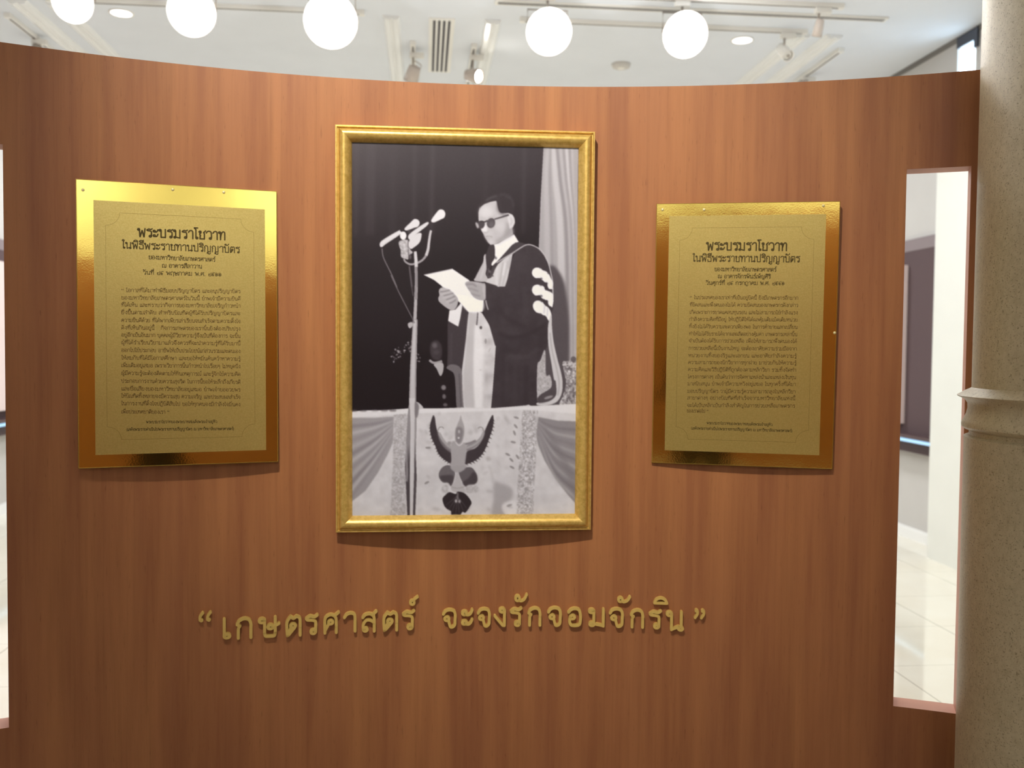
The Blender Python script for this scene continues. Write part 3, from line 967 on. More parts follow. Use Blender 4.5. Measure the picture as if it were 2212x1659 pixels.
def wall_letter(ch, deg, wd, zb, hg, label):
    st = strokes_of(GL[ch][1], 5, 18)
    allp = [p for s, c in st for p in s]
    x0, x1 = min(p[0] for p in allp), max(p[0] for p in allp)
    y0, y1 = min(p[1] for p in allp), max(p[1] for p in allp)
    sw = STROKE * (0.92 if hg < .05 else 1.0)
    kx = (wd - sw) / max(x1 - x0, 1e-6)
    ky = (hg - sw) / max(y1 - y0, 1e-6)
    root_r = R
    bm = bmesh.new()
    base = wp(deg, R, zb)
    a = math.radians(deg)
    # local axes: x along the wall, y out of the wall (towards the room is -y), z up
    rot = Matrix.Rotation(-a, 4, 'Z')

    def to3(p, d):
        s = ((p[0] - x0) * kx + sw / 2 - wd / 2)
        z = (p[1] - y0) * ky + sw / 2
        t = s / (R - DEPTH)
        r = R - d
        return Vector((r * math.sin(t), r * math.cos(t) - R, z))
    for pts, closed in st:
        pp = [((p[0] - x0) * kx, (p[1] - y0) * ky) for p in pts]
        if ch in '“”' and closed:
            polys = [[(p[0] + 0, p[1]) for p in
                      [(sum(q[0] for q in pp) / len(pp) + sw * .72 * math.cos(2 * PI * k / 16), sum(q[1] for q in pp) / len(pp) + sw * .72 * math.sin(2 * PI * k / 16)) for k in range(16)]]]
        else:
            polys = ribbon(pp, sw, closed, True, 6)
        for poly in polys:
            inv = [(q[0] / kx + x0, q[1] / ky + y0) for q in poly]
            fr = [bm.verts.new(to3(q, DEPTH)) for q in inv]
            bk = [bm.verts.new(to3(q, 0.0)) for q in inv]
            n = len(fr)
            bm.faces.new(fr)
            for i in range(n):
                bm.faces.new((fr[i], bk[i], bk[(i + 1) % n], fr[(i + 1) % n]))
    bmesh.ops.remove_doubles(bm, verts=bm.verts, dist=1e-5)
    bmesh.ops.recalc_face_normals(bm, faces=bm.faces)
    me = bpy.data.meshes.new('gold_letter')
    bm.to_mesh(me)
    bm.free()
    me.materials.append(M['letter'])
    o = bpy.data.objects.new('gold_letter' if ch not in '“”' else 'quotation_mark', me)
    COL.objects.link(o)
    o.matrix_world = Matrix.Translation(base) @ rot
    tag(o, label, 'letter', 'raised gold letters of the slogan')


for (ch, deg, wd, zb, hg), lb in zip(LET, LDESC):
    wall_letter(ch, deg, wd, zb, hg, lb)


# ------------------------------------------------------------------ gold plaques
def plane_matrix(C, u, v, n):
    u, v = Vector(u).normalized(), Vector(v)
    n = u.cross(v).normalized()
    v = n.cross(u)
    mm = Matrix.Identity(4)
    for i in range(3):
        mm[i][0], mm[i][1], mm[i][2], mm[i][3] = u[i], v[i], n[i], C[i]
    return mm


def plaque(C, u, v, n, w, h, inner, label, heads, body, foot, pins, border=None):
    root = empty('gold_plaque', matrix=plane_matrix(C, u, v, n))
    hw, hh = w / 2, h / 2
    MB().box(-hw, hw, -hh, hh, -.012, 0).build('backing_plate', M['foil'], root, .0012)
    MB().box(-hw - .0012, hw + .0012, -hh - .0012, hh + .0012, -.0135, -.002).build('plate_edge', M['acrylic'], root)
    il, ir, it, ib = inner
    MB().box(il, ir, ib, it, -.001, .0012).build('text_sheet', M['satin'], root)
    flat_text('heading_text', heads[:2], M['ink'], root, .0016, 4, 12)
    flat_text('subheading_text', heads[2:], M['ink'], root, .0016, 3, 8)
    flat_text('body_text', body, M['ink_light'], root, .0016, 2, 6)
    flat_text('footer_text', foot, M['ink'], root, .0016, 2, 6)
    for x, y in pins:
        MB().lathe([(.0045, 0), (.004, .0018), (.0022, .003), (.0005, .0034)], (x, y, 0), (0, 0, 1), 16).build('mounting_pin', M['pin'], root)
    if border:
        V, Fc = [], []
        for pts in border:
            for poly in ribbon(pts, .0008, True):
                b = len(V)
                V += [(x, y, .0015) for x, y in poly]
                Fc.append(tuple(range(b, b + len(poly))))
        me = bpy.data.meshes.new('border_line')
        me.from_pydata(V, [], Fc)
        me.materials.append(M['line'])
        o = bpy.data.objects.new('border_line', me)
        COL.objects.link(o)
        o.parent = root
    tag(root, label, 'plaque', 'gold text plaques')
    return root


RR = [(-0.1175, 0.1217, 0.2576, 0.2543), (-0.1576, 0.1591, 0.2232, 0.2201), (-0.0913, 0.0911, 0.1941, 0.1924), (-0.0805, 0.0750, 0.1726, 0.1716),
      (-0.1162, 0.1158, 0.1526, 0.1519), (-0.1630, 0.1571, 0.1087, 0.1080), (-0.1631, 0.1570, 0.0865, 0.0863), (-0.1632, 0.1570, 0.0638, 0.0640),
      (-0.1634, 0.1569, 0.0421, 0.0427), (-0.1635, 0.1569, 0.0198, 0.0209), (-0.1636, 0.1568, -0.0025, -0.0010), (-0.1637, 0.1567, -0.0237, -0.0218),
      (-0.1639, 0.1567, -0.0466, -0.0442), (-0.1640, 0.1567, -0.0689, -0.0660), (-0.1641, 0.1566, -0.0902, -0.0869), (-0.1643, 0.1565, -0.1120, -0.1083),
      (-0.1644, 0.1565, -0.1344, -0.1302), (-0.1645, 0.1564, -0.1558, -0.1512), (-0.1646, 0.1564, -0.1787, -0.1737), (-0.1648, 0.1563, -0.1996, -0.1941),
      (-0.1649, 0.1562, -0.2226, -0.2166), (-0.1651, -0.0998, -0.2397, -0.2391), (-0.1042, 0.0913, -0.2744, -0.2741), (-0.1509, 0.1500, -0.2918, -0.2913)]
RT = ['พระบรมราโชวาท', 'ในพิธีพระราชทานปริญญาบัตร', 'ของมหาวิทยาลัยเกษตรศาสตร์', 'ณ อาคารจักรพันธ์เพ็ญศิริ', 'วันศุกร์ที่ ๒๔ กรกฎาคม พ.ศ. ๒๕๔๑',
      '“ ในประเทศของเราเท่าที่เป็นอยู่บัดนี้ ยังมีเกษตรกรอีกมาก', 'ที่ขัดสนและพึ่งตนเองไม่ได้ ความขัดสนของเกษตรกรดังกล่าว',
      'เกิดเพราะการขาดแคลนทุนรอน และไม่สามารถใช้กำลังแรง', 'กำลังความคิดที่มีอยู่ ให้ปฏิบัติให้ได้ผลคุ้มเต็มเม็ดเต็มหน่วย',
      'ทั้งยังไม่ได้รับความสะดวกเพียงพอ ในการค้าขายแลกเปลี่ยน', 'ทำให้ไม่ได้รับรายได้จากผลผลิตอย่างคุ้มค่า เกษตรกรเหล่านั้น',
      'จำเป็นต้องได้รับการช่วยเหลือ เพื่อให้สามารถพึ่งตนเองได้', 'การช่วยเหลือนี้เป็นงานใหญ่ จะต้องอาศัยความร่วมมือจาก',
      'หน่วยงานทั้งของรัฐและเอกชน และอาศัยกำลังความรู้', 'ความสามารถของนักวิชาการทุกฝ่าย มาช่วยกันให้ความรู้',
      'ความคิดและวิธีปฏิบัติที่ถูกต้องตามหลักวิชา รวมทั้งจัดทำ', 'โครงการต่างๆ เป็นต้นว่าการจัดหาแหล่งน้ำและแหล่งเงินทุน',
      'มาสนับสนุน ข้าพเจ้ามีความหวังอยู่เสมอ ในทุกครั้งที่ได้มา', 'มอบปริญญาบัตร ว่าผู้มีความรู้ความสามารถสูงในหลักวิชา',
      'สาขาต่างๆ อย่างบัณฑิตที่สำเร็จจากมหาวิทยาลัยแห่งนี้', 'จะได้เป็นหลักเป็นกำลังสำคัญในการช่วยเหลือเกษตรกร', 'ของเราต่อไป ”',
      'พระบรมราโชวาทของพระบาทสมเด็จพระเจ้าอยู่หัว', '(เสด็จพระราชดำเนินไปพระราชทานปริญญาบัตร ณ มหาวิทยาลัยเกษตรศาสตร์)']
LR = [(-0.1142, 0.1263, 0.2502, 0.2515), (-0.1551, 0.1656, 0.2156, 0.2149), (-0.0850, 0.0963, 0.1877, 0.1871), (-0.0493, 0.0599, 0.1651, 0.1663),
      (-0.1002, 0.1132, 0.1436, 0.1452), (-0.1575, 0.1665, 0.0922, 0.0975), (-0.1577, 0.1664, 0.0711, 0.0756), (-0.1578, 0.1662, 0.0510, 0.0547),
      (-0.1580, 0.1661, 0.0299, 0.0327), (-0.1581, 0.1660, 0.0078, 0.0096), (-0.1583, 0.1659, -0.0134, -0.0124), (-0.1584, 0.1657, -0.0339, -0.0338),
      (-0.1586, 0.1656, -0.0551, -0.0558), (-0.1587, 0.1655, -0.0767, -0.0784), (-0.1589, 0.1654, -0.0984, -0.1009), (-0.1591, 0.1652, -0.1195, -0.1230),
      (-0.1592, 0.1651, -0.1417, -0.1461), (-0.1594, 0.1650, -0.1640, -0.1692), (-0.1595, 0.1648, -0.1856, -0.1918), (-0.1597, 0.1647, -0.2063, -0.2133),
      (-0.1598, 0.1646, -0.2274, -0.2353), (-0.1600, -0.0320, -0.2507, -0.2540), (-0.0947, 0.0986, -0.2801, -0.2830), (-0.1467, 0.1457, -0.3003, -0.3049)]
LT = ['พระบรมราโชวาท', 'ในพิธีพระราชทานปริญญาบัตร', 'ของมหาวิทยาลัยเกษตรศาสตร์', 'ณ อาคารสีลาวาน', 'วันที่ ๒๔ พฤษภาคม พ.ศ. ๒๕๑๑',
      '“ โอกาสที่ได้มาทำพิธีมอบปริญญาบัตร และอนุปริญญาบัตร', 'ของมหาวิทยาลัยเกษตรศาสตร์ในวันนี้ ข้าพเจ้ามีความยินดี',
      'ที่ได้เห็น และทราบว่ากิจการของมหาวิทยาลัยเจริญก้าวหน้า', 'ยิ่งขึ้นตามลำดับ สำหรับบัณฑิตผู้ที่ได้รับปริญญาบัตรและ',
      'ความยินดีด้วย ที่ได้พากเพียรเล่าเรียนจนสำเร็จตามความตั้งใจ', 'ดังที่เห็นกันอยู่นี้   กิจการเกษตรของเรานั้นยังต้องปรับปรุง',
      'อยู่อีกเป็นอันมาก บุคคลผู้มีวิชาความรู้จึงเป็นที่ต้องการ ฉะนั้น', 'ผู้ที่ได้ร่ำเรียนวิชามาแล้วจึงควรที่จะนำความรู้ที่ได้รับมานี้',
      'ออกไปใช้ประกอบ อาชีพให้เป็นประโยชน์แก่ส่วนรวมและตนเอง', 'ให้สมกับที่ได้มีโอกาสศึกษา และขอให้หมั่นค้นคว้าหาความรู้',
      'เพิ่มเติมอยู่เสมอ เพราะวิชาการนั้นก้าวหน้าไปเรื่อยๆ ไม่หยุดนิ่ง', 'ผู้มีความรู้จะต้องติดตามให้ทันเหตุการณ์ และรู้จักใช้ความคิด',
      'ประกอบการงานด้วยความสุจริต ในการนี้ขอให้ระลึกถึงเกียรติ', 'และชื่อเสียงของมหาวิทยาลัยอยู่เสมอ ข้าพเจ้าขออวยพร',
      'ให้บัณฑิตทั้งหลายจงมีความสุข ความเจริญ และประสบผลสำเร็จ', 'ในการงานที่ตั้งใจปฏิบัติสืบไป ขอให้ทุกคนจงมีกำลังใจมั่นคง', 'เพื่อประเทศชาติของเรา ”',
      'พระบรมราโชวาทของพระบาทสมเด็จพระเจ้าอยู่หัว', '(เสด็จพระราชดำเนินไปพระราชทานปริญญาบัตร ณ มหาวิทยาลัยเกษตรศาสตร์)']


def spec(T, Rw):
    out = []
    for i, (t, r) in enumerate(zip(T, Rw)):
        hb = (.0235, 1.75) if i == 0 else (.0175, 1.6) if i == 1 else (.0098, 1.7) if i < 5 else (.0088, 1.35) if i < 22 else (.0068, 1.7)
        out.append((t,) + r + hb)
    return out


def notched(l, r, t, b, q):
    pts = []
    for cx, cy, a0 in ((r, t, 180), (l, t, 270), (l, b, 0), (r, b, 90)):
        arc = [(cx + q * math.cos(math.radians(a0 + 90 - k * 15)), cy + q * math.sin(math.radians(a0 + 90 - k * 15))) for k in range(7)]
        pts += arc
    return pts


rs = spec(RT, RR)
plaque((0.9656, 2.7486, 1.6498), (0.9625, -0.2712, -0.0043), (0.0001, -0.0154, 0.9999), None, 0.5371, 0.7983, (-.2300, .2300, .3620, -.3588),
       'gold mirror plaque with Thai text, between the framed photograph and the right slot', rs[:5], rs[5:22], rs[22:],
       [(-.2511, .3817), (-.1263, .3801), (.2215, .3874), (.2642, .0101)], [notched(-.197, .197, .325, -.322, .037)])
ls = spec(LT, LR)
plaque((-0.7001, 2.7604, 1.6593), (0.9694, 0.2455, 0.0032), (-0.0089, 0.0222, 0.9997), None, 0.5425, 0.8048, (-.2275, .2370, .3470, -.3665),
       'gold mirror plaque with Thai text, left of the framed photograph', ls[:5], ls[5:22], ls[22:],
       [(-.2540, .3735), (-.0191, .3895), (.1209, .3907)], [notched(-.197, .205, .315, -.325, .037)])

# ------------------------------------------------------------------ the black and white picture, painted on an art board
AX0, AY0, AX1, AY1, SS = 754, 298, 1260, 1122, 2
AW, AH = (AX1 - AX0) * SS, (AY1 - AY0) * SS
art = np.zeros((AH, AW), np.float32)
gy, gx = np.mgrid[0:AH, 0:AW].astype(np.float32)
gx = gx / SS + AX0
gy = gy / SS + AY0


def vnoise(cell, seed, shape=None):
    """smooth value noise on the art board, -1..1"""
    r = np.random.default_rng(seed)
    h, w_ = int(AH / cell) + 3, int(AW / cell) + 3
    g_ = r.uniform(-1, 1, (h, w_)).astype(np.float32)
    yy = np.arange(AH) / cell
    xx = np.arange(AW) / cell
    y0, x0 = yy.astype(int), xx.astype(int)
    fy, fx = (yy - y0)[:, None], (xx - x0)[None, :]
    fy = fy * fy * (3 - 2 * fy)
    fx = fx * fx * (3 - 2 * fx)
    a = g_[y0][:, x0]
    b = g_[y0][:, x0 + 1]
    c = g_[y0 + 1][:, x0]
    d = g_[y0 + 1][:, x0 + 1]
    return ((a * (1 - fx) + b * fx) * (1 - fy) + (c * (1 - fx) + d * fx) * fy).astype(np.float32)


N_LACE = vnoise(9, 1) * .6 + vnoise(5, 2) * .6
N_SOFT = vnoise(40, 3) * .7 + vnoise(18, 4) * .4
N_FINE = vnoise(4, 5)
TR = {'A': (740, 290, 4.147), 'B': (740, 690, 3.77), 'C': (970, 400, 6.912), 'D': (900, 560, 5.027),
      'E': (810, 430, 8.733), 'F': (860, 860, 6.38), 'P': (0, 0, 1)}


def conv(t, pts):
    ox, oy, sc = TR[t]
    return [((ox + x / sc - AX0) * SS, (oy + y / sc - AY0) * SS) for x, y in pts]


def raster(poly):
    """even-odd scan conversion with soft horizontal coverage"""
    ys = [p[1] for p in poly]
    y0, y1 = max(0, int(min(ys))), min(AH - 1, int(max(ys)) + 1)
    msk = np.zeros((max(0, y1 - y0 + 1), AW), np.float32)
    n = len(poly)
    for k in range(msk.shape[0]):
        y = y0 + k + 0.5
        xs = []
        for i in range(n):
            xa, ya = poly[i]
            xb, yb = poly[(i + 1) % n]
            if (ya <= y) != (yb <= y):
                xs.append(xa + (y - ya) * (xb - xa) / (yb - ya))
        xs.sort()
        for a, b in zip(xs[::2], xs[1::2]):
            ia, ib = max(0, int(round(a))), min(AW, int(round(b)))
            if ib > ia:
                msk[k, ia:ib] = 1
    return y0, msk


def blur(a, r):
    if r < 1:
        return a
    r = int(r)
    for ax in (0, 1):
        for _ in range(2):
            p = np.pad(a, [(r + 1, r) if i == ax else (0, 0) for i in (0, 1)], mode='edge')
            c = np.cumsum(p, axis=ax, dtype=np.float64)
            n = a.shape[ax]
            sl = [slice(None), slice(None)]
            s2 = [slice(None), slice(None)]
            sl[ax] = slice(2 * r + 1, 2 * r + 1 + n)
            s2[ax] = slice(0, n)
            a = ((c[tuple(sl)] - c[tuple(s2)]) / (2 * r + 1)).astype(np.float32)
    return a


def put(t, pts, tone, smooth=True, soft=0, op=1.0, noise=None, amp=0):
    pp = conv(t, pts)
    if smooth and len(pp) > 3:
        pp = catmull(pp, 5, True)
    y0, msk = raster(pp)
    if msk.shape[0] < 1:
        return
    if soft:
        y0b = max(0, y0 - 2 * soft - 2)
        y1b = min(AH, y0 + msk.shape[0] + 2 * soft + 2)
        big = np.zeros((y1b - y0b, AW), np.float32)
        big[y0 - y0b:y0 - y0b + msk.shape[0]] = msk
        msk = blur(big, soft)
        y0 = y0b
    y1 = y0 + msk.shape[0]
    tv = tone(gx[y0:y1], gy[y0:y1]) if callable(tone) else tone
    if noise is not None:
        tv = tv + noise[y0:y1] * amp
    msk = msk * op
    art[y0:y1] = art[y0:y1] * (1 - msk) + tv * msk


def line(t, pts, wd, tone, smooth=True, soft=0, op=1.0):
    sc = TR[t][2]
    pp = catmull(pts, 5) if smooth and len(pts) > 2 else pts
    L, Rr = [], []
    for i, p in enumerate(pp):
        a, b = pp[max(i - 1, 0)], pp[min(i + 1, len(pp) - 1)]
        d = math.hypot(b[0] - a[0], b[1] - a[1]) or 1
        nx, ny = -(b[1] - a[1]) / d, (b[0] - a[0]) / d
        ww = wd[0] + (wd[1] - wd[0]) * i / max(1, len(pp) - 1) if isinstance(wd, tuple) else wd
        L.append((p[0] + nx * ww / 2, p[1] + ny * ww / 2))
        Rr.append((p[0] - nx * ww / 2, p[1] - ny * ww / 2))
    put(t, L + Rr[::-1], tone, False, soft, op)


def dot(t, x, y, rx, ry, tone, soft=0, op=1.0, rot=0):
    c, s = math.cos(rot), math.sin(rot)
    put(t, [(x + rx * math.cos(k * PI / 8) * c - ry * math.sin(k * PI / 8) * s, y + rx * math.cos(k * PI / 8) * s + ry * math.sin(k * PI / 8) * c) for k in range(16)],
        tone, True, soft, op)


# dark hall and its curtain folds
art[:] = 27 + 26 * np.clip((560 - gy) / 260, 0, 1) ** 1.1 + 12 * np.clip((900 - gx) / 160, 0, 1) * np.clip((700 - gy) / 400, 0, 1)
art += np.clip(gy - 700, 0, 100) / 100 * -5
for x, w_, a in ((290, 30, 10), (250, 40, 6), (660, 26, 11), (820, 36, 14), (1640, 30, 10), (470, 60, -4), (1300, 60, -4), (140, 30, 5)):
    line('A', [(x, 40), (x - 10, 500), (x - 15, 900)], w_, 66 + a, False, 7, .30 if a > 0 else .2)
# pale side curtain
put('A', [(1808, 110), (2120, 125), (2110, 900), (2105, 2400), (1800, 2400), (1770, 1500), (1765, 1000), (1780, 600), (1800, 250)], 148, False, 1)
for x0, x1, w_, tn in ((1850, 1840, 40, 166), (1895, 1960, 46, 184), (1960, 2040, 36, 168), (2010, 2080, 34, 190), (2060, 2100, 26, 172), (1925, 2015, 20, 118), (1985, 2060, 18, 124),
                       (1870, 1880, 16, 132), (2040, 2092, 16, 122), (2090, 2108, 18, 150)):
    line('A', [(x0, 115), ((x0 + x1) / 2 - 12, 420), (x1, 950), (x1 + 15, 2300)], (w_, w_ * 1.4), tn, True, 4, .7)
put('A', [(1870, 1180), (1925, 1205), (1985, 1310), (2015, 1460), (2035, 1700), (2030, 2100), (1990, 2400), (1780, 2400), (1780, 1300)], 74, True, 6)
# carved stand at the right
put('B', [(1800, 345), (1845, 340), (1905, 335), (1910, 700), (1775, 700), (1800, 620), (1825, 520), (1805, 410)], 142, True, 1, 1, N_LACE, 60)
dot('B', 1885, 325, 22, 24, 88, 1)
line('B', [(1795, 372), (1905, 360)], 12, 190, False, 1, .7)
# second person seated far behind
put('D', [(30, 1600), (30, 1300), (60, 1160), (150, 1080), (290, 1080), (390, 1160), (440, 1300), (450, 1610)], 26, True, 2)
put('D', [(155, 940), (180, 890), (230, 880), (275, 930), (285, 1020), (260, 1090), (200, 1090), (160, 1040)], 54, True, 3)
dot('D', 205, 935, 26, 30, 92, 3, .8)
dot('D', 222, 1010, 30, 26, 70, 3, .6)
line('D', [(145, 1095), (200, 1125), (285, 1105)], 26, 142, True, 1)
put('D', [(195, 1140), (290, 1125), (296, 1210), (265, 1268), (225, 1190)], 158, True, 1)
dot('D', 300, 1392, 26, 28, 112, 2)
dot('D', 306, 1490, 20, 26, 96, 2)
dot('D', 318, 1580, 24, 18, 88, 2)
# flowers
r_ = random.Random(5)
for cx_, cy_, n_, sp in ((462, 268, 16, 38), (530, 225, 16, 40), (610, 310, 12, 34), (430, 315, 8, 20)):
    for k in range(n_):
        dot('B', cx_ + r_.gauss(0, sp * .6), cy_ + r_.gauss(0, sp * .55), r_.uniform(4, 9), r_.uniform(4, 9), r_.uniform(70, 165), 1, .8)
# left sleeve and chair back
put('D', [(350, 672), (400, 660), (460, 730), (500, 500), (560, 560), (575, 700), (560, 900), (540, 1100), (530, 1300), (500, 1350), (420, 1240), (345, 1180), (345, 1000), (345, 820)], 56, True, 1)
put('D', [(330, 1180), (400, 1140), (500, 1220), (515, 1610), (445, 1615), (430, 1400), (410, 1240)], 98, True, 1)
line('D', [(385, 800), (380, 1120)], 20, 66, False, 3, .7)
line('D', [(470, 1240), (490, 1600)], 12, 70, False, 2, .7)
# pale robe front
put('D', [(575, 560), (670, 560), (720, 585), (800, 715), (868, 830), (872, 900), (852, 1200), (832, 1450), (815, 1625), (518, 1625), (505, 1400), (500, 1200), (520, 1050), (545, 850), (560, 690)],
    lambda X, Y: 190 + 0 * X, False, 1, 1, N_SOFT, 14)
put('D', [(585, 570), (660, 570), (640, 900), (625, 1200), (635, 1600), (530, 1600), (512, 1300), (560, 800)], 168, True, 4, .8)
put('D', [(640, 720), (700, 800), (735, 1000), (720, 1300), (715, 1610), (645, 1610), (628, 1200)], 208, True, 4, .8)
put('D', [(760, 900), (850, 880), (840, 1200), (810, 1600), (735, 1600), (750, 1200)], 178, True, 4, .8, N_SOFT, 26)
line('D', [(672, 570), (668, 640), (660, 715)], 14, 84, True, 1)
dot('D', 706, 742, 14, 17, 70, 1)
dot('D', 757, 890, 12, 28, 140, 1)
dot('D', 800, 985, 7, 30, 160, 2, .7, .5)
line('D', [(690, 1200), (715, 1205)], 12, 160, False, 2, .5)
# dark gown: body and right sleeve
put('C', [(1010, 985), (1080, 935), (1160, 895), (1250, 895), (1350, 955), (1430, 1050), (1490, 1170), (1530, 1310), (1560, 1450), (1575, 1800), (1400, 2400), (700, 2400), (560, 1900), (555, 1440), (700, 1490), (760, 1510), (850, 1500), (900, 1330), (950, 1110)], 54, False, 1, 1, N_SOFT, 4)
put('D', [(740, 440), (1490, 300), (1490, 450), (1478, 540), (1442, 690), (1452, 755), (1442, 900), (1402, 1000), (1342, 1110), (1316, 1160), (1316, 1610), (816, 1625), (832, 1450), (852, 1200), (874, 890), (870, 830), (800, 720), (735, 590)], 53, False, 1, 1, N_SOFT, 5)
for pts, w_, tn, o_ in (([(900, 800), (1050, 850), (1250, 800), (1420, 700)], 40, 40, .6), ([(1000, 1050), (1200, 1060), (1330, 960)], 50, 64, .5), ([(880, 500), (1000, 650), (1200, 740)], 46, 44, .5),
                        ([(1180, 300), (1200, 600)], 60, 62, .5), ([(950, 900), (940, 1580)], 40, 46, .5), ([(1200, 1150), (1190, 1580)], 50, 44, .6), ([(1080, 1100), (1070, 1580)], 46, 60, .5)):
    line('D', pts, w_, tn, True, 6, o_)
# robe panel with pleats on the chest
put('C', [(1005, 995), (960, 1035), (932, 1180), (885, 1400), (848, 1512), (742, 1516), (716, 1498), (560, 1448), (535, 1425), (600, 1392), (660, 1330), (700, 1230), (760, 1150), (860, 1080)], 184, False, 1)
for pts, tn in (([(820, 1150), (790, 1330), (760, 1500)], 150), ([(890, 1130), (860, 1300), (810, 1500)], 158), ([(930, 1060), (900, 1250)], 150), ([(740, 1200), (720, 1350), (725, 1490)], 200), ([(850, 1160), (815, 1350)], 205)):
    line('C', pts, 24, tn, True, 3, .7)
# left edge of the robe
put('C', [(535, 1050), (575, 1045), (575, 1230), (560, 1330), (592, 1392), (545, 1445), (390, 1425), (410, 1370), (470, 1250), (520, 1150)], 166, True, 1)
line('C', [(555, 1060), (545, 1200), (480, 1400)], 20, 190, True, 3, .6)
# shirt collar, tie
put('C', [(680, 888), (750, 868), (860, 800), (982, 735), (1052, 850), (960, 890), (870, 990), (760, 1112), (665, 1205), (632, 1192), (650, 1150), (700, 1080), (690, 985)], 214, False, 1)
dot('C', 712, 1090, 13, 20, 84, 2)
line('C', [(700, 1060), (716, 1095)], 10, 110, False, 1)
# dark hood band
put('C', [(1050, 852), (1000, 862), (930, 920), (870, 992), (760, 1112), (655, 1212), (598, 1385), (640, 1382), (682, 1282), (742, 1182), (852, 1086), (982, 1000), (1082, 938), (1172, 884), (1110, 862)], 58, False, 1)
put('C', [(620, 892), (690, 905), (692, 1080), (652, 1160), (640, 1212), (600, 1290), (575, 1230), (560, 1060), (580, 990)], 52, True, 1)
line('C', [(600, 1240), (590, 1320), (600, 1380), (650, 1340), (690, 1230)], 30, 66, True, 1)
dot('C', 620, 1290, 16, 26, 120, 2, .7)
dot('C', 664, 1356, 14, 12, 88, 1)
line('C', [(720, 1160), (850, 1082), (985, 1000), (1085, 935), (1170, 893), (1255, 900), (1365, 960), (1440, 1052), (1498, 1178), (1530, 1310), (1556, 1450), (1560, 1650)], 16, 168, True, 1)
# sleeve bars
for pts in ([(1262, 150), (1275, 110), (1310, 92), (1355, 100), (1375, 120), (1415, 135), (1440, 165), (1465, 205), (1480, 270), (1482, 330), (1450, 300), (1425, 262), (1390, 245), (1375, 215), (1330, 205), (1300, 205), (1275, 185)],
            [(1262, 335), (1275, 295), (1310, 278), (1350, 282), (1390, 300), (1405, 335), (1450, 350), (1490, 385), (1490, 450), (1480, 522), (1450, 490), (1430, 450), (1400, 440), (1380, 405), (1340, 392), (1300, 395), (1275, 372)],
            [(1272, 510), (1285, 468), (1320, 450), (1370, 462), (1400, 500), (1440, 530), (1465, 580), (1466, 640), (1445, 668), (1420, 630), (1385, 600), (1340, 588), (1300, 570)]):
    put('D', pts, 214, True, 1)
for bar in (((1312, 148, 50, 52), (1402, 190, 50, 48), (1458, 272, 30, 56)), ((1312, 336, 50, 54), (1402, 388, 50, 48), (1462, 452, 30, 60)), ((1322, 512, 50, 58), (1396, 560, 44, 50), (1446, 618, 24, 48))):
    for x, y, a, b in bar:
        dot('D', x, y, a, b, 216, 1)
for x, y in ((1352, 92), (1362, 212), (1440, 152), (1420, 262), (1354, 280), (1362, 400), (1446, 338), (1424, 458), (1366, 456), (1352, 600)):
    dot('D', x, y, 13, 10, 60, 2, .9, .6)
line('D', [(1400, 500), (1390, 590)], 16, 170, False, 2, .6)
line('D', [(1430, 530), (1425, 620)], 12, 165, False, 2, .6)
# hood ribbon hanging down the back
put('D', [(1440, 690), (1470, 600), (1478, 750), (1495, 900), (1535, 1080), (1575, 1230), (1592, 1350), (1578, 1470), (1520, 1555), (1400, 1590), (1312, 1580), (1330, 1552), (1450, 1540), (1520, 1470), (1518, 1330), (1498, 1300), (1470, 1130), (1440, 950), (1432, 800)], 182, True, 1)
line('D', [(1455, 800), (1480, 1000), (1530, 1200), (1555, 1350), (1540, 1480)], 12, 140, True, 2, .7)
put('D', [(1402, 985), (1412, 1250), (1455, 1260), (1470, 1385), (1355, 1470), (1317, 1535), (1317, 1165), (1350, 1100)], 160, True, 1, 1, N_LACE, 22)
put('D', [(1330, 1490), (1480, 1420), (1520, 1470), (1440, 1540), (1330, 1560)], 70, True, 2)
dot('D', 1440, 1500, 50, 14, 150, 2, .8, -.3)
# head
put('C', [(452, 420), (468, 340), (540, 285), (640, 248), (720, 235), (745, 330), (770, 395), (810, 425), (900, 418), (950, 438), (986, 495), (994, 560), (972, 620), (955, 650), (968, 735), (900, 785), (860, 803), (750, 862), (692, 885), (632, 892), (592, 852), (552, 790), (530, 740), (503, 692), (488, 655), (462, 630), (455, 540)], 172, False, 1)
dot('C', 570, 400, 100, 95, 192, 10, .8)
put('C', [(860, 560), (960, 640), (968, 735), (860, 803), (720, 872), (720, 820), (830, 740)], 138, True, 7, .85)
dot('C', 780, 620, 90, 70, 184, 9, .7)
put('C', [(735, 240), (770, 330), (820, 410), (880, 440), (850, 470), (770, 440), (720, 360)], 110, True, 5, .7)
# hair
put('C', [(462, 375), (490, 300), (560, 220), (650, 165), (740, 135), (840, 128), (930, 165), (985, 255), (990, 350), (965, 440), (920, 412), (850, 412), (790, 420), (755, 380), (735, 300), (722, 236), (640, 246), (545, 280), (490, 325)], 44, True, 2)
line('C', [(560, 240), (640, 190), (730, 165)], 24, 76, True, 4, .8)
line('C', [(860, 180), (950, 220), (975, 330)], 26, 58, True, 4, .7)
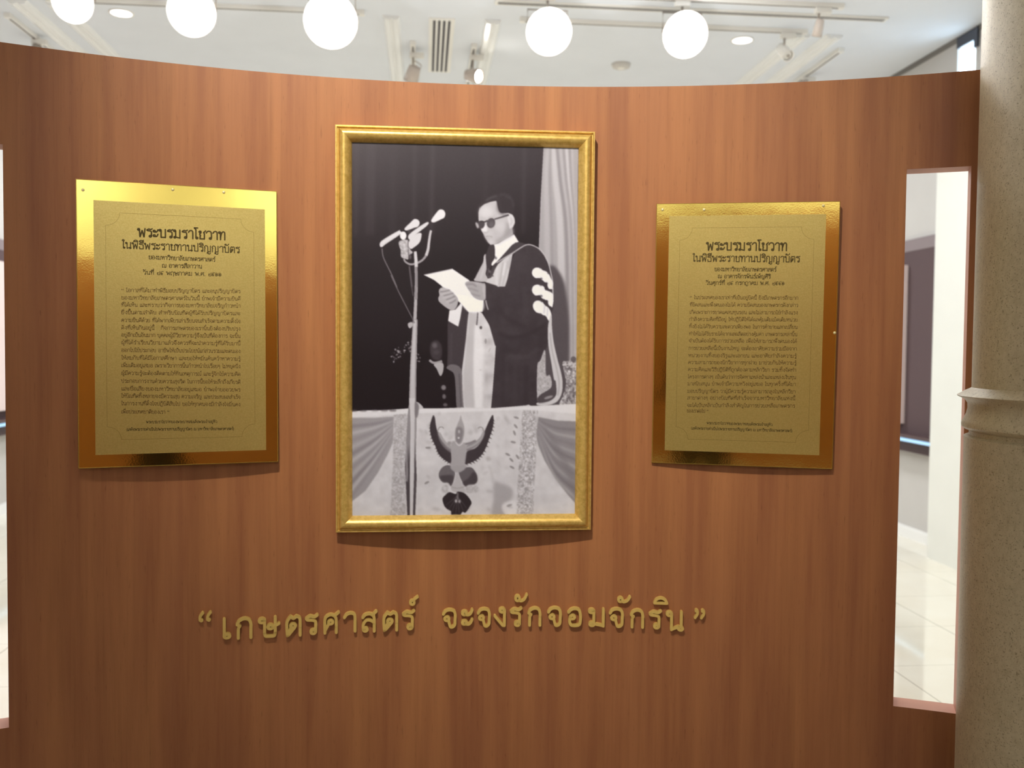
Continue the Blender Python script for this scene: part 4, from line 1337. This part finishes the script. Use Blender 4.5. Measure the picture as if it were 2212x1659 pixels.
# ear, nose, mouth, chin
put('C', [(888, 475), (948, 442), (985, 500), (990, 570), (962, 622), (920, 652), (905, 580)], 190, True, 2)
line('C', [(930, 490), (955, 540), (930, 600)], 14, 150, True, 3, .8)
put('C', [(520, 600), (560, 590), (585, 660), (570, 700), (520, 690), (500, 668)], 204, True, 3)
line('C', [(535, 705), (575, 712), (600, 690)], 10, 130, True, 2, .8)
line('C', [(560, 770), (610, 762), (660, 776)], 13, 122, True, 2, .9)
dot('C', 600, 795, 40, 10, 160, 3, .7)
dot('C', 640, 850, 36, 26, 186, 5, .7)
line('C', [(535, 740), (560, 800), (600, 860)], 14, 150, True, 4, .7)
line('C', [(640, 640), (700, 700), (720, 800)], 40, 160, True, 10, .5)
dot('C', 610, 730, 60, 40, 182, 8, .6)
line('C', [(470, 480), (520, 500), (560, 500)], 16, 150, True, 5, .6)
line('C', [(590, 500), (650, 480), (700, 490)], 14, 146, True, 4, .6)
line('C', [(760, 150), (860, 145), (940, 190)], 18, 70, True, 5, .7)
line('C', [(740, 190), (760, 290), (800, 380)], 14, 62, True, 5, .6)
# glasses
dot('C', 640, 568, 62, 76, 72, 1, 1, .25)
dot('C', 648, 590, 40, 46, 92, 4, .7, .25)
dot('C', 494, 592, 52, 62, 62, 1, 1, .35)
line('C', [(520, 560), (560, 545), (590, 530)], 22, 56, True, 1)
line('C', [(690, 512), (800, 480), (905, 446)], (20, 26), 68, True, 1)
line('C', [(440, 548), (500, 545), (540, 555)], 16, 50, True, 1)
put('C', [(408, 575), (425, 555), (455, 600), (455, 640), (430, 640)], 158, True, 2)
# paper, hands, cuff
put('D', [(365, 555), (430, 545), (490, 475), (505, 500), (482, 640), (460, 732), (350, 668)], 206, False, 1)
put('D', [(88, 170), (398, 104), (580, 228), (640, 330), (738, 440), (722, 570), (570, 572), (500, 490), (270, 282), (200, 226)], 214, False, 1)
put('D', [(420, 380), (640, 420), (735, 460), (720, 570), (575, 570), (480, 470)], 220, True, 3, .7)
line('D', [(88, 170), (398, 104)], 8, 170, False, 1, .7)
put('D', [(250, 345), (268, 312), (300, 305), (330, 318), (365, 330), (400, 362), (440, 400), (460, 445), (448, 505), (420, 545), (380, 552), (330, 525), (285, 490), (250, 455), (243, 420), (256, 390)], 156, True, 1)
for a, b in (((262, 352), (370, 335)), ((300, 395), (410, 365)), ((330, 440), (425, 400)), ((365, 478), (435, 440))):
    line('D', [a, ((a[0] + b[0]) / 2, (a[1] + b[1]) / 2 + 4), b], 12, 112, True, 2, .9)
for a, b in (((262, 332), (350, 322)), ((262, 385), (390, 350)), ((290, 425), (400, 385)), ((330, 465), (420, 425))):
    line('D', [a, b], 14, 178, False, 3, .7)
put('D', [(535, 262), (565, 240), (640, 242), (720, 258), (755, 270), (758, 380), (752, 440), (690, 442), (630, 412), (585, 350), (552, 300)], 150, True, 1)
for pts, tn in (([(545, 275), (620, 270), (660, 300)], 108), ([(570, 315), (630, 330), (680, 350)], 122), ([(600, 370), (650, 390), (700, 400)], 122), ([(740, 280), (745, 420)], 176), ([(650, 262), (720, 285), (735, 360)], 168)):
    line('D', pts, 13, tn, True, 3, .8)
line('D', [(758, 445), (770, 500), (785, 548)], 14, 150, True, 1)
# microphones and stand
put('B', [(580, 0), (617, 0), (606, 400), (602, 720), (545, 720), (556, 380)], 172, False, 1)
line('B', [(612, 0), (600, 400), (598, 720)], 9, 120, True, 1, .7)
line('B', [(582, 0), (562, 380), (550, 720)], 7, 130, True, 1, .7)
line('A', [(660, 1050), (668, 1300), (662, 1500), (655, 1659)], (24, 30), 158, True, 1)
line('A', [(668, 1180), (664, 1480)], 10, 100, False, 1, .8)
put('B', [(540, 30), (570, 20), (580, 45), (555, 72), (540, 55)], 160, True, 1)
line('E', [(150, 930), (170, 1080), (240, 1240), (330, 1420), (430, 1659)], 20, 104, True, 1)
line('A', [(440, 1260), (520, 1430), (628, 1640)], 9, 98, True, 1)
line('A', [(628, 1640), (650, 1690)], 9, 90, False, 1)
line('E', [(665, 1260), (690, 1450), (715, 1659)], 26, 82, True, 2)
line('A', [(605, 1180), (620, 1320), (640, 1450)], 8, 80, True, 1)
line('E', [(1075, 590), (1055, 680), (1035, 820), (1018, 950), (980, 1070)], (40, 56), 178, True, 1)
line('E', [(980, 1070), (910, 1150), (810, 1205), (690, 1230), (590, 1180), (565, 1120)], (44, 34), 138, True, 1)
line('E', [(775, 990), (790, 1130), (795, 1280)], (50, 62), 186, True, 1)
line('E', [(795, 1280), (800, 1659)], (44, 36), 124, False, 1)
put('E', [(480, 790), (640, 770), (655, 900), (690, 960), (730, 1010), (660, 1060), (640, 1140), (580, 1120), (510, 1090), (500, 960), (470, 870)], 160, True, 1, 1, N_LACE, 34)
put('E', [(890, 640), (888, 740), (850, 830), (760, 905), (690, 940), (645, 860), (690, 740), (790, 660)], 192, True, 1)
line('E', [(640, 780), (650, 1100)], 18, 84, False, 1, .8)
dot('E', 680, 1090, 26, 46, 84, 2, .9)
put('E', [(575, 555), (690, 440), (760, 378), (830, 392), (862, 450), (830, 520), (750, 545), (620, 592)], 198, True, 1)
put('E', [(490, 600), (460, 595), (150, 780), (108, 880), (150, 902), (230, 840), (505, 655)], 192, True, 1)
put('E', [(1012, 490), (985, 440), (700, 630), (640, 720), (690, 770), (760, 690)], 192, True, 1)
put('E', [(1080, 400), (1180, 255), (1240, 200), (1310, 210), (1345, 275), (1325, 350), (1260, 385), (1125, 442)], 206, True, 1)
dot('E', 550, 690, 60, 80, 208, 1)
line('E', [(640, 620), (690, 600)], 60, 60, False, 2, .9)
line('E', [(500, 620), (300, 730), (160, 830)], 14, 214, True, 2, .7)

# table cloth
put('B', [(70, 752), (180, 738), (340, 742), (560, 722), (800, 724), (1000, 716), (1240, 722), (1500, 700), (1520, 694), (1540, 704), (1700, 698), (1910, 688), (1910, 1620), (70, 1620)], 190, False, 1, 1, N_SOFT, 9)
put('B', [(70, 752), (560, 726), (1240, 724), (1910, 690), (1910, 770), (1500, 735), (1000, 752), (600, 765), (70, 800)], 206, False, 2, .8)
for x in (100, 180, 260, 340, 420):
    dot('B', x + 8 * math.sin(x), 742, 30, 9, 70 + (x % 3) * 30, 2, .6)
put('B', [(605, 672), (640, 690), (660, 722), (600, 728)], 178, True, 1)
# left and right swags
put('B', [(70, 800), (250, 802), (425, 790), (415, 1000), (370, 1100), (290, 1250), (190, 1395), (70, 1490)], 142, False, 2)
for k in range(11):
    y = 850 + k * 58
    tn = (118, 170, 132, 160)[k % 4]
    line('B', [(415, 815 + k * 12), (260, 850 + k * 34), (70, y + 20)], (10, 30), tn, True, 4, .75)
put('B', [(1600, 795), (1760, 825), (1910, 830), (1910, 1510), (1840, 1430), (1740, 1300), (1650, 1150), (1600, 1030), (1578, 940)], 128, False, 2)
for k in range(10):
    tn = (108, 158, 118, 150)[k % 4]
    line('B', [(1600, 820 + k * 14), (1730, 880 + k * 44), (1910, 900 + k * 62)], (10, 28), tn, True, 4, .7)
put('B', [(1605, 800), (1700, 1000), (1820, 1250), (1905, 1480), (1905, 1300), (1780, 1050), (1650, 860)], 112, True, 7, .5)
# lace borders
put('B', [(420, 775), (545, 765), (530, 1200), (515, 1620), (390, 1620), (412, 1200)], 166, False, 2, .9, N_LACE, 26)
put('B', [(1470, 740), (1595, 740), (1580, 1100), (1555, 1620), (1415, 1620), (1440, 1200)], 166, False, 2, .9, N_LACE, 42)
# faint figured pattern of the cloth
r_ = random.Random(9)
for k in range(44):
    dot('B', r_.uniform(630, 1430), r_.uniform(760, 1590), r_.uniform(10, 34), r_.uniform(8, 20), r_.uniform(150, 178), 4, .45, r_.uniform(0, 3))
for x, y, a in ((1420, 800, .3), (1415, 870, .9), (1405, 925, 1.2), (1395, 1000, .2), (1380, 1145, .8), (1385, 1205, .5), (1350, 1100, .5), (1430, 1120, 1.0), (700, 1045, 0), (690, 1330, -.5), (1370, 1530, .2)):
    dot('B', x, y, 22, 9, 116, 1, .75, a)
put('F', [(1330, 1160), (1420, 1175), (1580, 1250), (1565, 1400), (1450, 1470), (1490, 1620), (1300, 1620), (1320, 1400)], 148, True, 7, .85)
put('F', [(1440, 1480), (1560, 1420), (1640, 1440), (1640, 1600), (1480, 1600)], 206, True, 4, .7)
line('F', [(1260, 930), (1300, 1050), (1320, 1180)], 26, 168, True, 5, .7)
dot('F', 1540, 1480, 40, 16, 120, 2, .7, -.3)
# stand in front of the cloth
put('F', [(150, 100), (182, 140), (182, 400), (172, 760), (168, 1100), (168, 1640), (132, 1640), (112, 1150), (100, 950), (128, 450)], lambda X, Y: 128 - 62 * np.clip((Y - 960) / 40, 0, 1), False, 1)
put('F', [(236, 100), (262, 300), (262, 400), (250, 760), (262, 1100), (240, 1640), (205, 1640), (226, 1000), (228, 500)], lambda X, Y: 136 - 66 * np.clip((Y - 950) / 50, 0, 1), False, 1)
put('F', [(165, 0), (238, 0), (232, 500), (226, 1000), (206, 1640), (168, 1640), (170, 1100), (180, 400)], 184, False, 1)
line('F', [(112, 640), (128, 1000), (122, 1150)], 30, 168, True, 2, .6)
put('F', [(240, 60), (290, 90), (288, 200), (262, 275), (240, 230)], 112, True, 2)
# winged emblem on the cloth
wl = [(490, 238), (515, 270), (530, 380), (552, 460), (600, 570), (680, 690), (738, 745), (742, 900), (690, 880), (620, 830), (560, 760), (520, 660), (470, 550), (446, 430), (458, 330)]
wr_ = [(1310, 232), (1326, 300), (1310, 420), (1262, 560), (1210, 700), (1130, 815), (1010, 890), (922, 908), (922, 830), (962, 730), (1070, 690), (1150, 600), (1205, 450), (1255, 330)]
put('F', wl, 56, True, 1)
put('F', wr_, 56, True, 1)
for k in range(16):
    t = k / 15
    bx_, by_ = catmull([(462, 330), (448, 430), (472, 560), (525, 670), (570, 770), (640, 840), (700, 890)], 8)[int(t * 47)]
    line('F', [(bx_ + 30, by_ - 14), (bx_ - 16, by_ + 18)], (20, 4), 52, False, 1)
    bx_, by_ = catmull([(1322, 300), (1316, 420), (1272, 560), (1210, 710), (1140, 810), (1050, 880), (950, 910)], 8)[int(t * 47)]
    line('F', [(bx_ - 30, by_ - 14), (bx_ + 18, by_ + 20)], (20, 4), 52, False, 1)
put('F', [(548, 455), (590, 500), (650, 600), (735, 660), (738, 750), (650, 690), (580, 590)], 108, True, 2, .9)
put('F', [(1200, 440), (1190, 530), (1110, 650), (960, 730), (950, 660), (1060, 610), (1140, 540)], 108, True, 2, .9)
line('F', [(575, 480), (620, 570), (690, 650), (745, 690)], 34, 152, True, 2)
line('F', [(1185, 470), (1150, 560), (1060, 640), (940, 690)], 34, 152, True, 2)
line('F', [(690, 620), (740, 620)], 46, 140, False, 2)
line('F', [(905, 640), (1000, 620), (1080, 585)], 30, 116, True, 2)
line('F', [(556, 450), (575, 405), (615, 398), (636, 418)], 12, 128, True, 1)
line('F', [(1180, 450), (1172, 410), (1135, 400), (1110, 418)], 12, 128, True, 1)
put('F', [(872, 235), (890, 300), (916, 380), (922, 470), (892, 600), (848, 640), (800, 600), (796, 470), (822, 370), (852, 300)], 150, True, 2)
put('F', [(806, 420), (870, 400), (905, 450), (890, 560), (850, 625), (806, 580)], 112, True, 3, .8)
dot('F', 848, 462, 14, 24, 176, 2, .9)
dot('F', 842, 548, 15, 13, 190, 1)
put('F', [(738, 622), (800, 596), (850, 650), (912, 610), (952, 690), (932, 900), (942, 950), (718, 935), (742, 860)], 152, True, 2)
line('F', [(800, 605), (848, 655), (905, 615)], 12, 190, True, 1)
put('F', [(720, 930), (640, 938), (582, 1000), (568, 1080), (620, 1160), (700, 1168), (742, 1212), (792, 1030)], 96, True, 1)
put('F', [(580, 1080), (700, 1060), (770, 1080), (742, 1205), (690, 1165), (620, 1150)], 62, True, 3, .8)
put('F', [(925, 962), (1020, 958), (1085, 1040), (1098, 1140), (1055, 1190), (980, 1190), (928, 1215), (840, 1022)], 88, True, 1)
put('F', [(980, 1100), (1040, 1020), (1092, 1060), (1096, 1150), (1040, 1192), (930, 1210), (900, 1160)], 58, True, 3, .8)
put('F', [(740, 940), (930, 930), (920, 985), (830, 1030), (750, 990)], 148, True, 2)
put('F', [(820, 1010), (890, 1200), (935, 1260), (905, 1315), (755, 1285), (738, 1220), (782, 1150)], 168, True, 2)
line('F', [(740, 1225), (830, 1245), (925, 1220)], 14, 140, True, 2, .8)
for x0, x1 in ((700, 610), (950, 1110)):
    put('F', [(x0, 1215), ((x0 + x1) / 2, 1195), (x1, 1230), (x1, 1290), ((x0 + x1) / 2, 1310), (x0, 1300)], 166, True, 3, .8, N_LACE, 24)
put('F', [(715, 1298), (800, 1322), (830, 1290), (930, 1318), (1016, 1430), (992, 1500), (935, 1580), (895, 1570), (862, 1612), (800, 1606), (740, 1608), (735, 1560), (680, 1530), (640, 1480), (618, 1390), (660, 1335)], 42, True, 1)
for x1, y1 in ((660, 1480), (700, 1540), (750, 1570), (800, 1600), (850, 1600), (905, 1560), (950, 1520)):
    line('F', [(818, 1350), ((818 + x1) / 2 + 4, (1350 + y1) / 2), (x1, y1)], (10, 7), 84, True, 1, .7)
dot('F', 805, 1420, 16, 24, 168, 2)
dot('F', 852, 1425, 16, 24, 150, 2)
line('F', [(828, 1300), (828, 1400)], 20, 120, False, 2, .8)
art = blur(art + N_FINE * 1.6, 1)

# frame
FM = plane_matrix((0.1249, 2.8331, 1.6525), (1.0, -0.0049, 0.0034), (-0.0034, -0.0089, 1.0), None)
fr = empty('framed_photograph', matrix=FM)
FW, FH = 0.7845 / 2, 1.2261 / 2
PROF = [(0, -.034), (0, -.002), (.001, 0), (.0052, .0002), (.0062, -.001), (.0066, -.0045), (.0092, -.005), (.0100, -.003), (.0115, .002), (.0145, .0068), (.019, .0105), (.0245, .0118), (.0305, .0105),
        (.0365, .0062), (.042, -.0005), (.0465, -.0078), (.0492, -.0125), (.0492, -.020), (.02, -.034)]


def frame_mesh():
    bm = bmesh.new()
    rings = []
    for d, z in PROF:
        rings.append([bm.verts.new(p) for p in ((-FW + d, -FH + d, z), (FW - d, -FH + d, z), (FW - d, FH - d, z), (-FW + d, FH - d, z))])
    rings.append(rings[0])
    for A, B in zip(rings, rings[1:]):
        for k in range(4):
            f = bm.faces.new((A[k], A[(k + 1) % 4], B[(k + 1) % 4], B[k]))
            f.smooth = True
    bmesh.ops.recalc_face_normals(bm, faces=bm.faces)
    # mitre joints stay sharp
    for e in bm.edges:
        a, b = e.verts
        if abs(abs(a.co.x) - abs(b.co.x)) > 1e-6 and abs(abs(a.co.y) - abs(b.co.y)) > 1e-6:
            e.smooth = False
    me = bpy.data.meshes.new('gilt_frame')
    bm.to_mesh(me)
    bm.free()
    me.materials.append(M['gilt'])
    o = bpy.data.objects.new('gilt_frame', me)
    COL.objects.link(o)
    md_ = o.modifiers.new('edges', 'EDGE_SPLIT')
    md_.split_angle = math.radians(50)
    o.parent = fr
    return o


frame_mesh()
MB().box(-FW + .02, FW - .02, -FH + .02, FH - .02, -.033, -.020).build('backing_board', M['black'], fr)
# print: a fine flat sheet coloured by the painted art board
PW, PH_ = .3437, .5647
NX, NY = 440, 724
sv = np.linspace(0, 1, NX)
tv = np.linspace(0, 1, NY)
S_, T_ = np.meshgrid(sv, tv)
tl, tr_, br, bl = (762.2, 306.8), (1251.4, 321.0), (1242.9, 1110.0), (760.8, 1114.7)
# a plane seen at an angle: solve the 8 unknowns of the projective map
Am, bvec = [], []
for (s, t), (x, y) in zip(((0, 0), (1, 0), (1, 1), (0, 1)), (tl, tr_, br, bl)):
    Am.append([s, t, 1, 0, 0, 0, -x * s, -x * t]); bvec.append(x)
    Am.append([0, 0, 0, s, t, 1, -y * s, -y * t]); bvec.append(y)
hh_ = np.linalg.solve(np.array(Am), np.array(bvec))
den = hh_[6] * S_ + hh_[7] * T_ + 1
PX = ((hh_[0] * S_ + hh_[1] * T_ + hh_[2]) / den - AX0) * SS
PY = ((hh_[3] * S_ + hh_[4] * T_ + hh_[5]) / den - AY0) * SS
ix = np.clip(PX.astype(int), 0, AW - 2)
iy = np.clip(PY.astype(int), 0, AH - 2)
fx, fy = np.clip(PX - ix, 0, 1), np.clip(PY - iy, 0, 1)
tone = (art[iy, ix] * (1 - fx) + art[iy, ix + 1] * fx) * (1 - fy) + (art[iy + 1, ix] * (1 - fx) + art[iy + 1, ix + 1] * fx) * fy
tone = np.clip(tone - 9 * np.clip(1 - tone / 110, 0, 1), 8, 235)
rgb = np.stack([tone + 5 - tone * .01, tone - 4 + tone * .01, tone + 1.5 + tone * .01], -1)
# a vignette of the original silver print is absent: tones only
lin = np.where(rgb / 255 <= 0.04045, rgb / 255 / 12.92, ((np.clip(rgb, 0, 255) / 255 + 0.055) / 1.055) ** 2.4)
colr = np.ones((NY, NX, 4), np.float32)
colr[..., :3] = np.clip(lin * np.array([1.22, 1.29, 1.37]), 0, .9)
co = np.zeros((NY, NX, 3), np.float32)
co[..., 0] = -PW + 2 * PW * S_
co[..., 1] = PH_ - 2 * PH_ * T_
co[..., 2] = -.0135
idx = np.arange(NX * NY).reshape(NY, NX)
quads = np.stack([idx[:-1, :-1], idx[1:, :-1], idx[1:, 1:], idx[:-1, 1:]], -1).reshape(-1, 4)
me = bpy.data.meshes.new('photograph_print')
me.vertices.add(NX * NY)
me.vertices.foreach_set('co', co.ravel())
me.loops.add(quads.size)
me.loops.foreach_set('vertex_index', quads.ravel().astype(np.int32))
me.polygons.add(len(quads))
me.polygons.foreach_set('loop_start', np.arange(0, quads.size, 4, dtype=np.int32))
me.update(calc_edges=True)
ca = me.color_attributes.new('print', 'FLOAT_COLOR', 'POINT')
ca.data.foreach_set('color', colr.ravel())
pm = mat('satin_photo_paper', (1, 1, 1, 1), 0.38, spec=0.4)
g = G(pm)
an = g.nt.nodes.new('ShaderNodeVertexColor')
an.layer_name = 'print'
g.l(an.outputs['Color'], g.bsdf.inputs['Base Color'])
me.materials.append(pm)
po = bpy.data.objects.new('photograph_print', me)
COL.objects.link(po)
po.parent = fr
tag(po, 'black and white photograph of a person in gown and glasses reading at microphones')
tag(fr, 'large black and white photograph in a gold frame at the centre of the wood wall', 'framed photograph')
bpy.context.view_layer.update()

# ------------------------------------------------------------------ the viewer, mirrored as a dark figure in the plaque borders
def viewer():
    root = empty('person', (0.0, -0.52, 0))
    V, E_, Rd = [], [], []

    def add(p, r, par=None):
        V.append(p)
        Rd.append(r)
        if par is not None:
            E_.append((par, len(V) - 1))
        return len(V) - 1
    pel = add((0, 0, .96), (.155, .11))
    wai = add((0, 0, 1.12), (.14, .10), pel)
    che = add((0, -.01, 1.30), (.165, .115), wai)
    sho = add((0, -.01, 1.42), (.13, .085), che)
    nec = add((0, .01, 1.50), (.055, .055), sho)
    hd0 = add((0, .03, 1.58), (.068, .078), nec)
    hd1 = add((0, .03, 1.66), (.076, .092), hd0)
    add((0, .02, 1.735), (.06, .07), hd1)
    for s in (-1, 1):
        a = add((s * .19, -.01, 1.41), (.055, .055), sho)
        b = add((s * .25, .06, 1.17), (.042, .042), a)
        c = add((s * .13, .27, 1.36), (.03, .03), b)
        d = add((s * .105, .32, 1.42), (.036, .018), c)
        for k, (ln, dx) in enumerate(((.055, .03), (.068, .012), (.072, 0), (.066, -.012), (.052, -.026))):
            q = add((s * (.105 + dx), .335, 1.45 + ln * .4), (.010, .010), d)
            add((s * (.098 + dx * .8), .35, 1.45 + ln), (.008, .008), q)
        h = add((s * .095, 0, .90), (.095, .10), pel)
        kn = add((s * .11, .01, .50), (.062, .065), h)
        an = add((s * .12, -.02, .09), (.045, .045), kn)
        add((s * .135, .13, .035), (.042, .03), an)
    me_ = bpy.data.meshes.new('body')
    me_.from_pydata(V, E_, [])
    o = bpy.data.objects.new('body', me_)
    COL.objects.link(o)
    sk = o.modifiers.new('skin', 'SKIN')
    for i, r in enumerate(Rd):
        me_.skin_vertices[0].data[i].radius = r
    me_.skin_vertices[0].data[0].use_root = True
    ss = o.modifiers.new('smooth', 'SUBSURF')
    ss.levels = ss.render_levels = 2
    me_.materials.append(mat('dark_clothes', srgb(34, 32, 36), .85, spec=.1))
    o.parent = root
    hb = MB()
    hb.lathe([(.001, .108), (.045, .10), (.078, .07), (.092, .03), (.09, -.01), (.075, -.03)], (0, .012, 1.665), (0, 0, 1), 24, True, True)
    hb.build('hair', M['black'], root)
    tag(root, 'person in dark clothes facing the wall, mirrored in the gold plaque borders', 'person')


viewer()
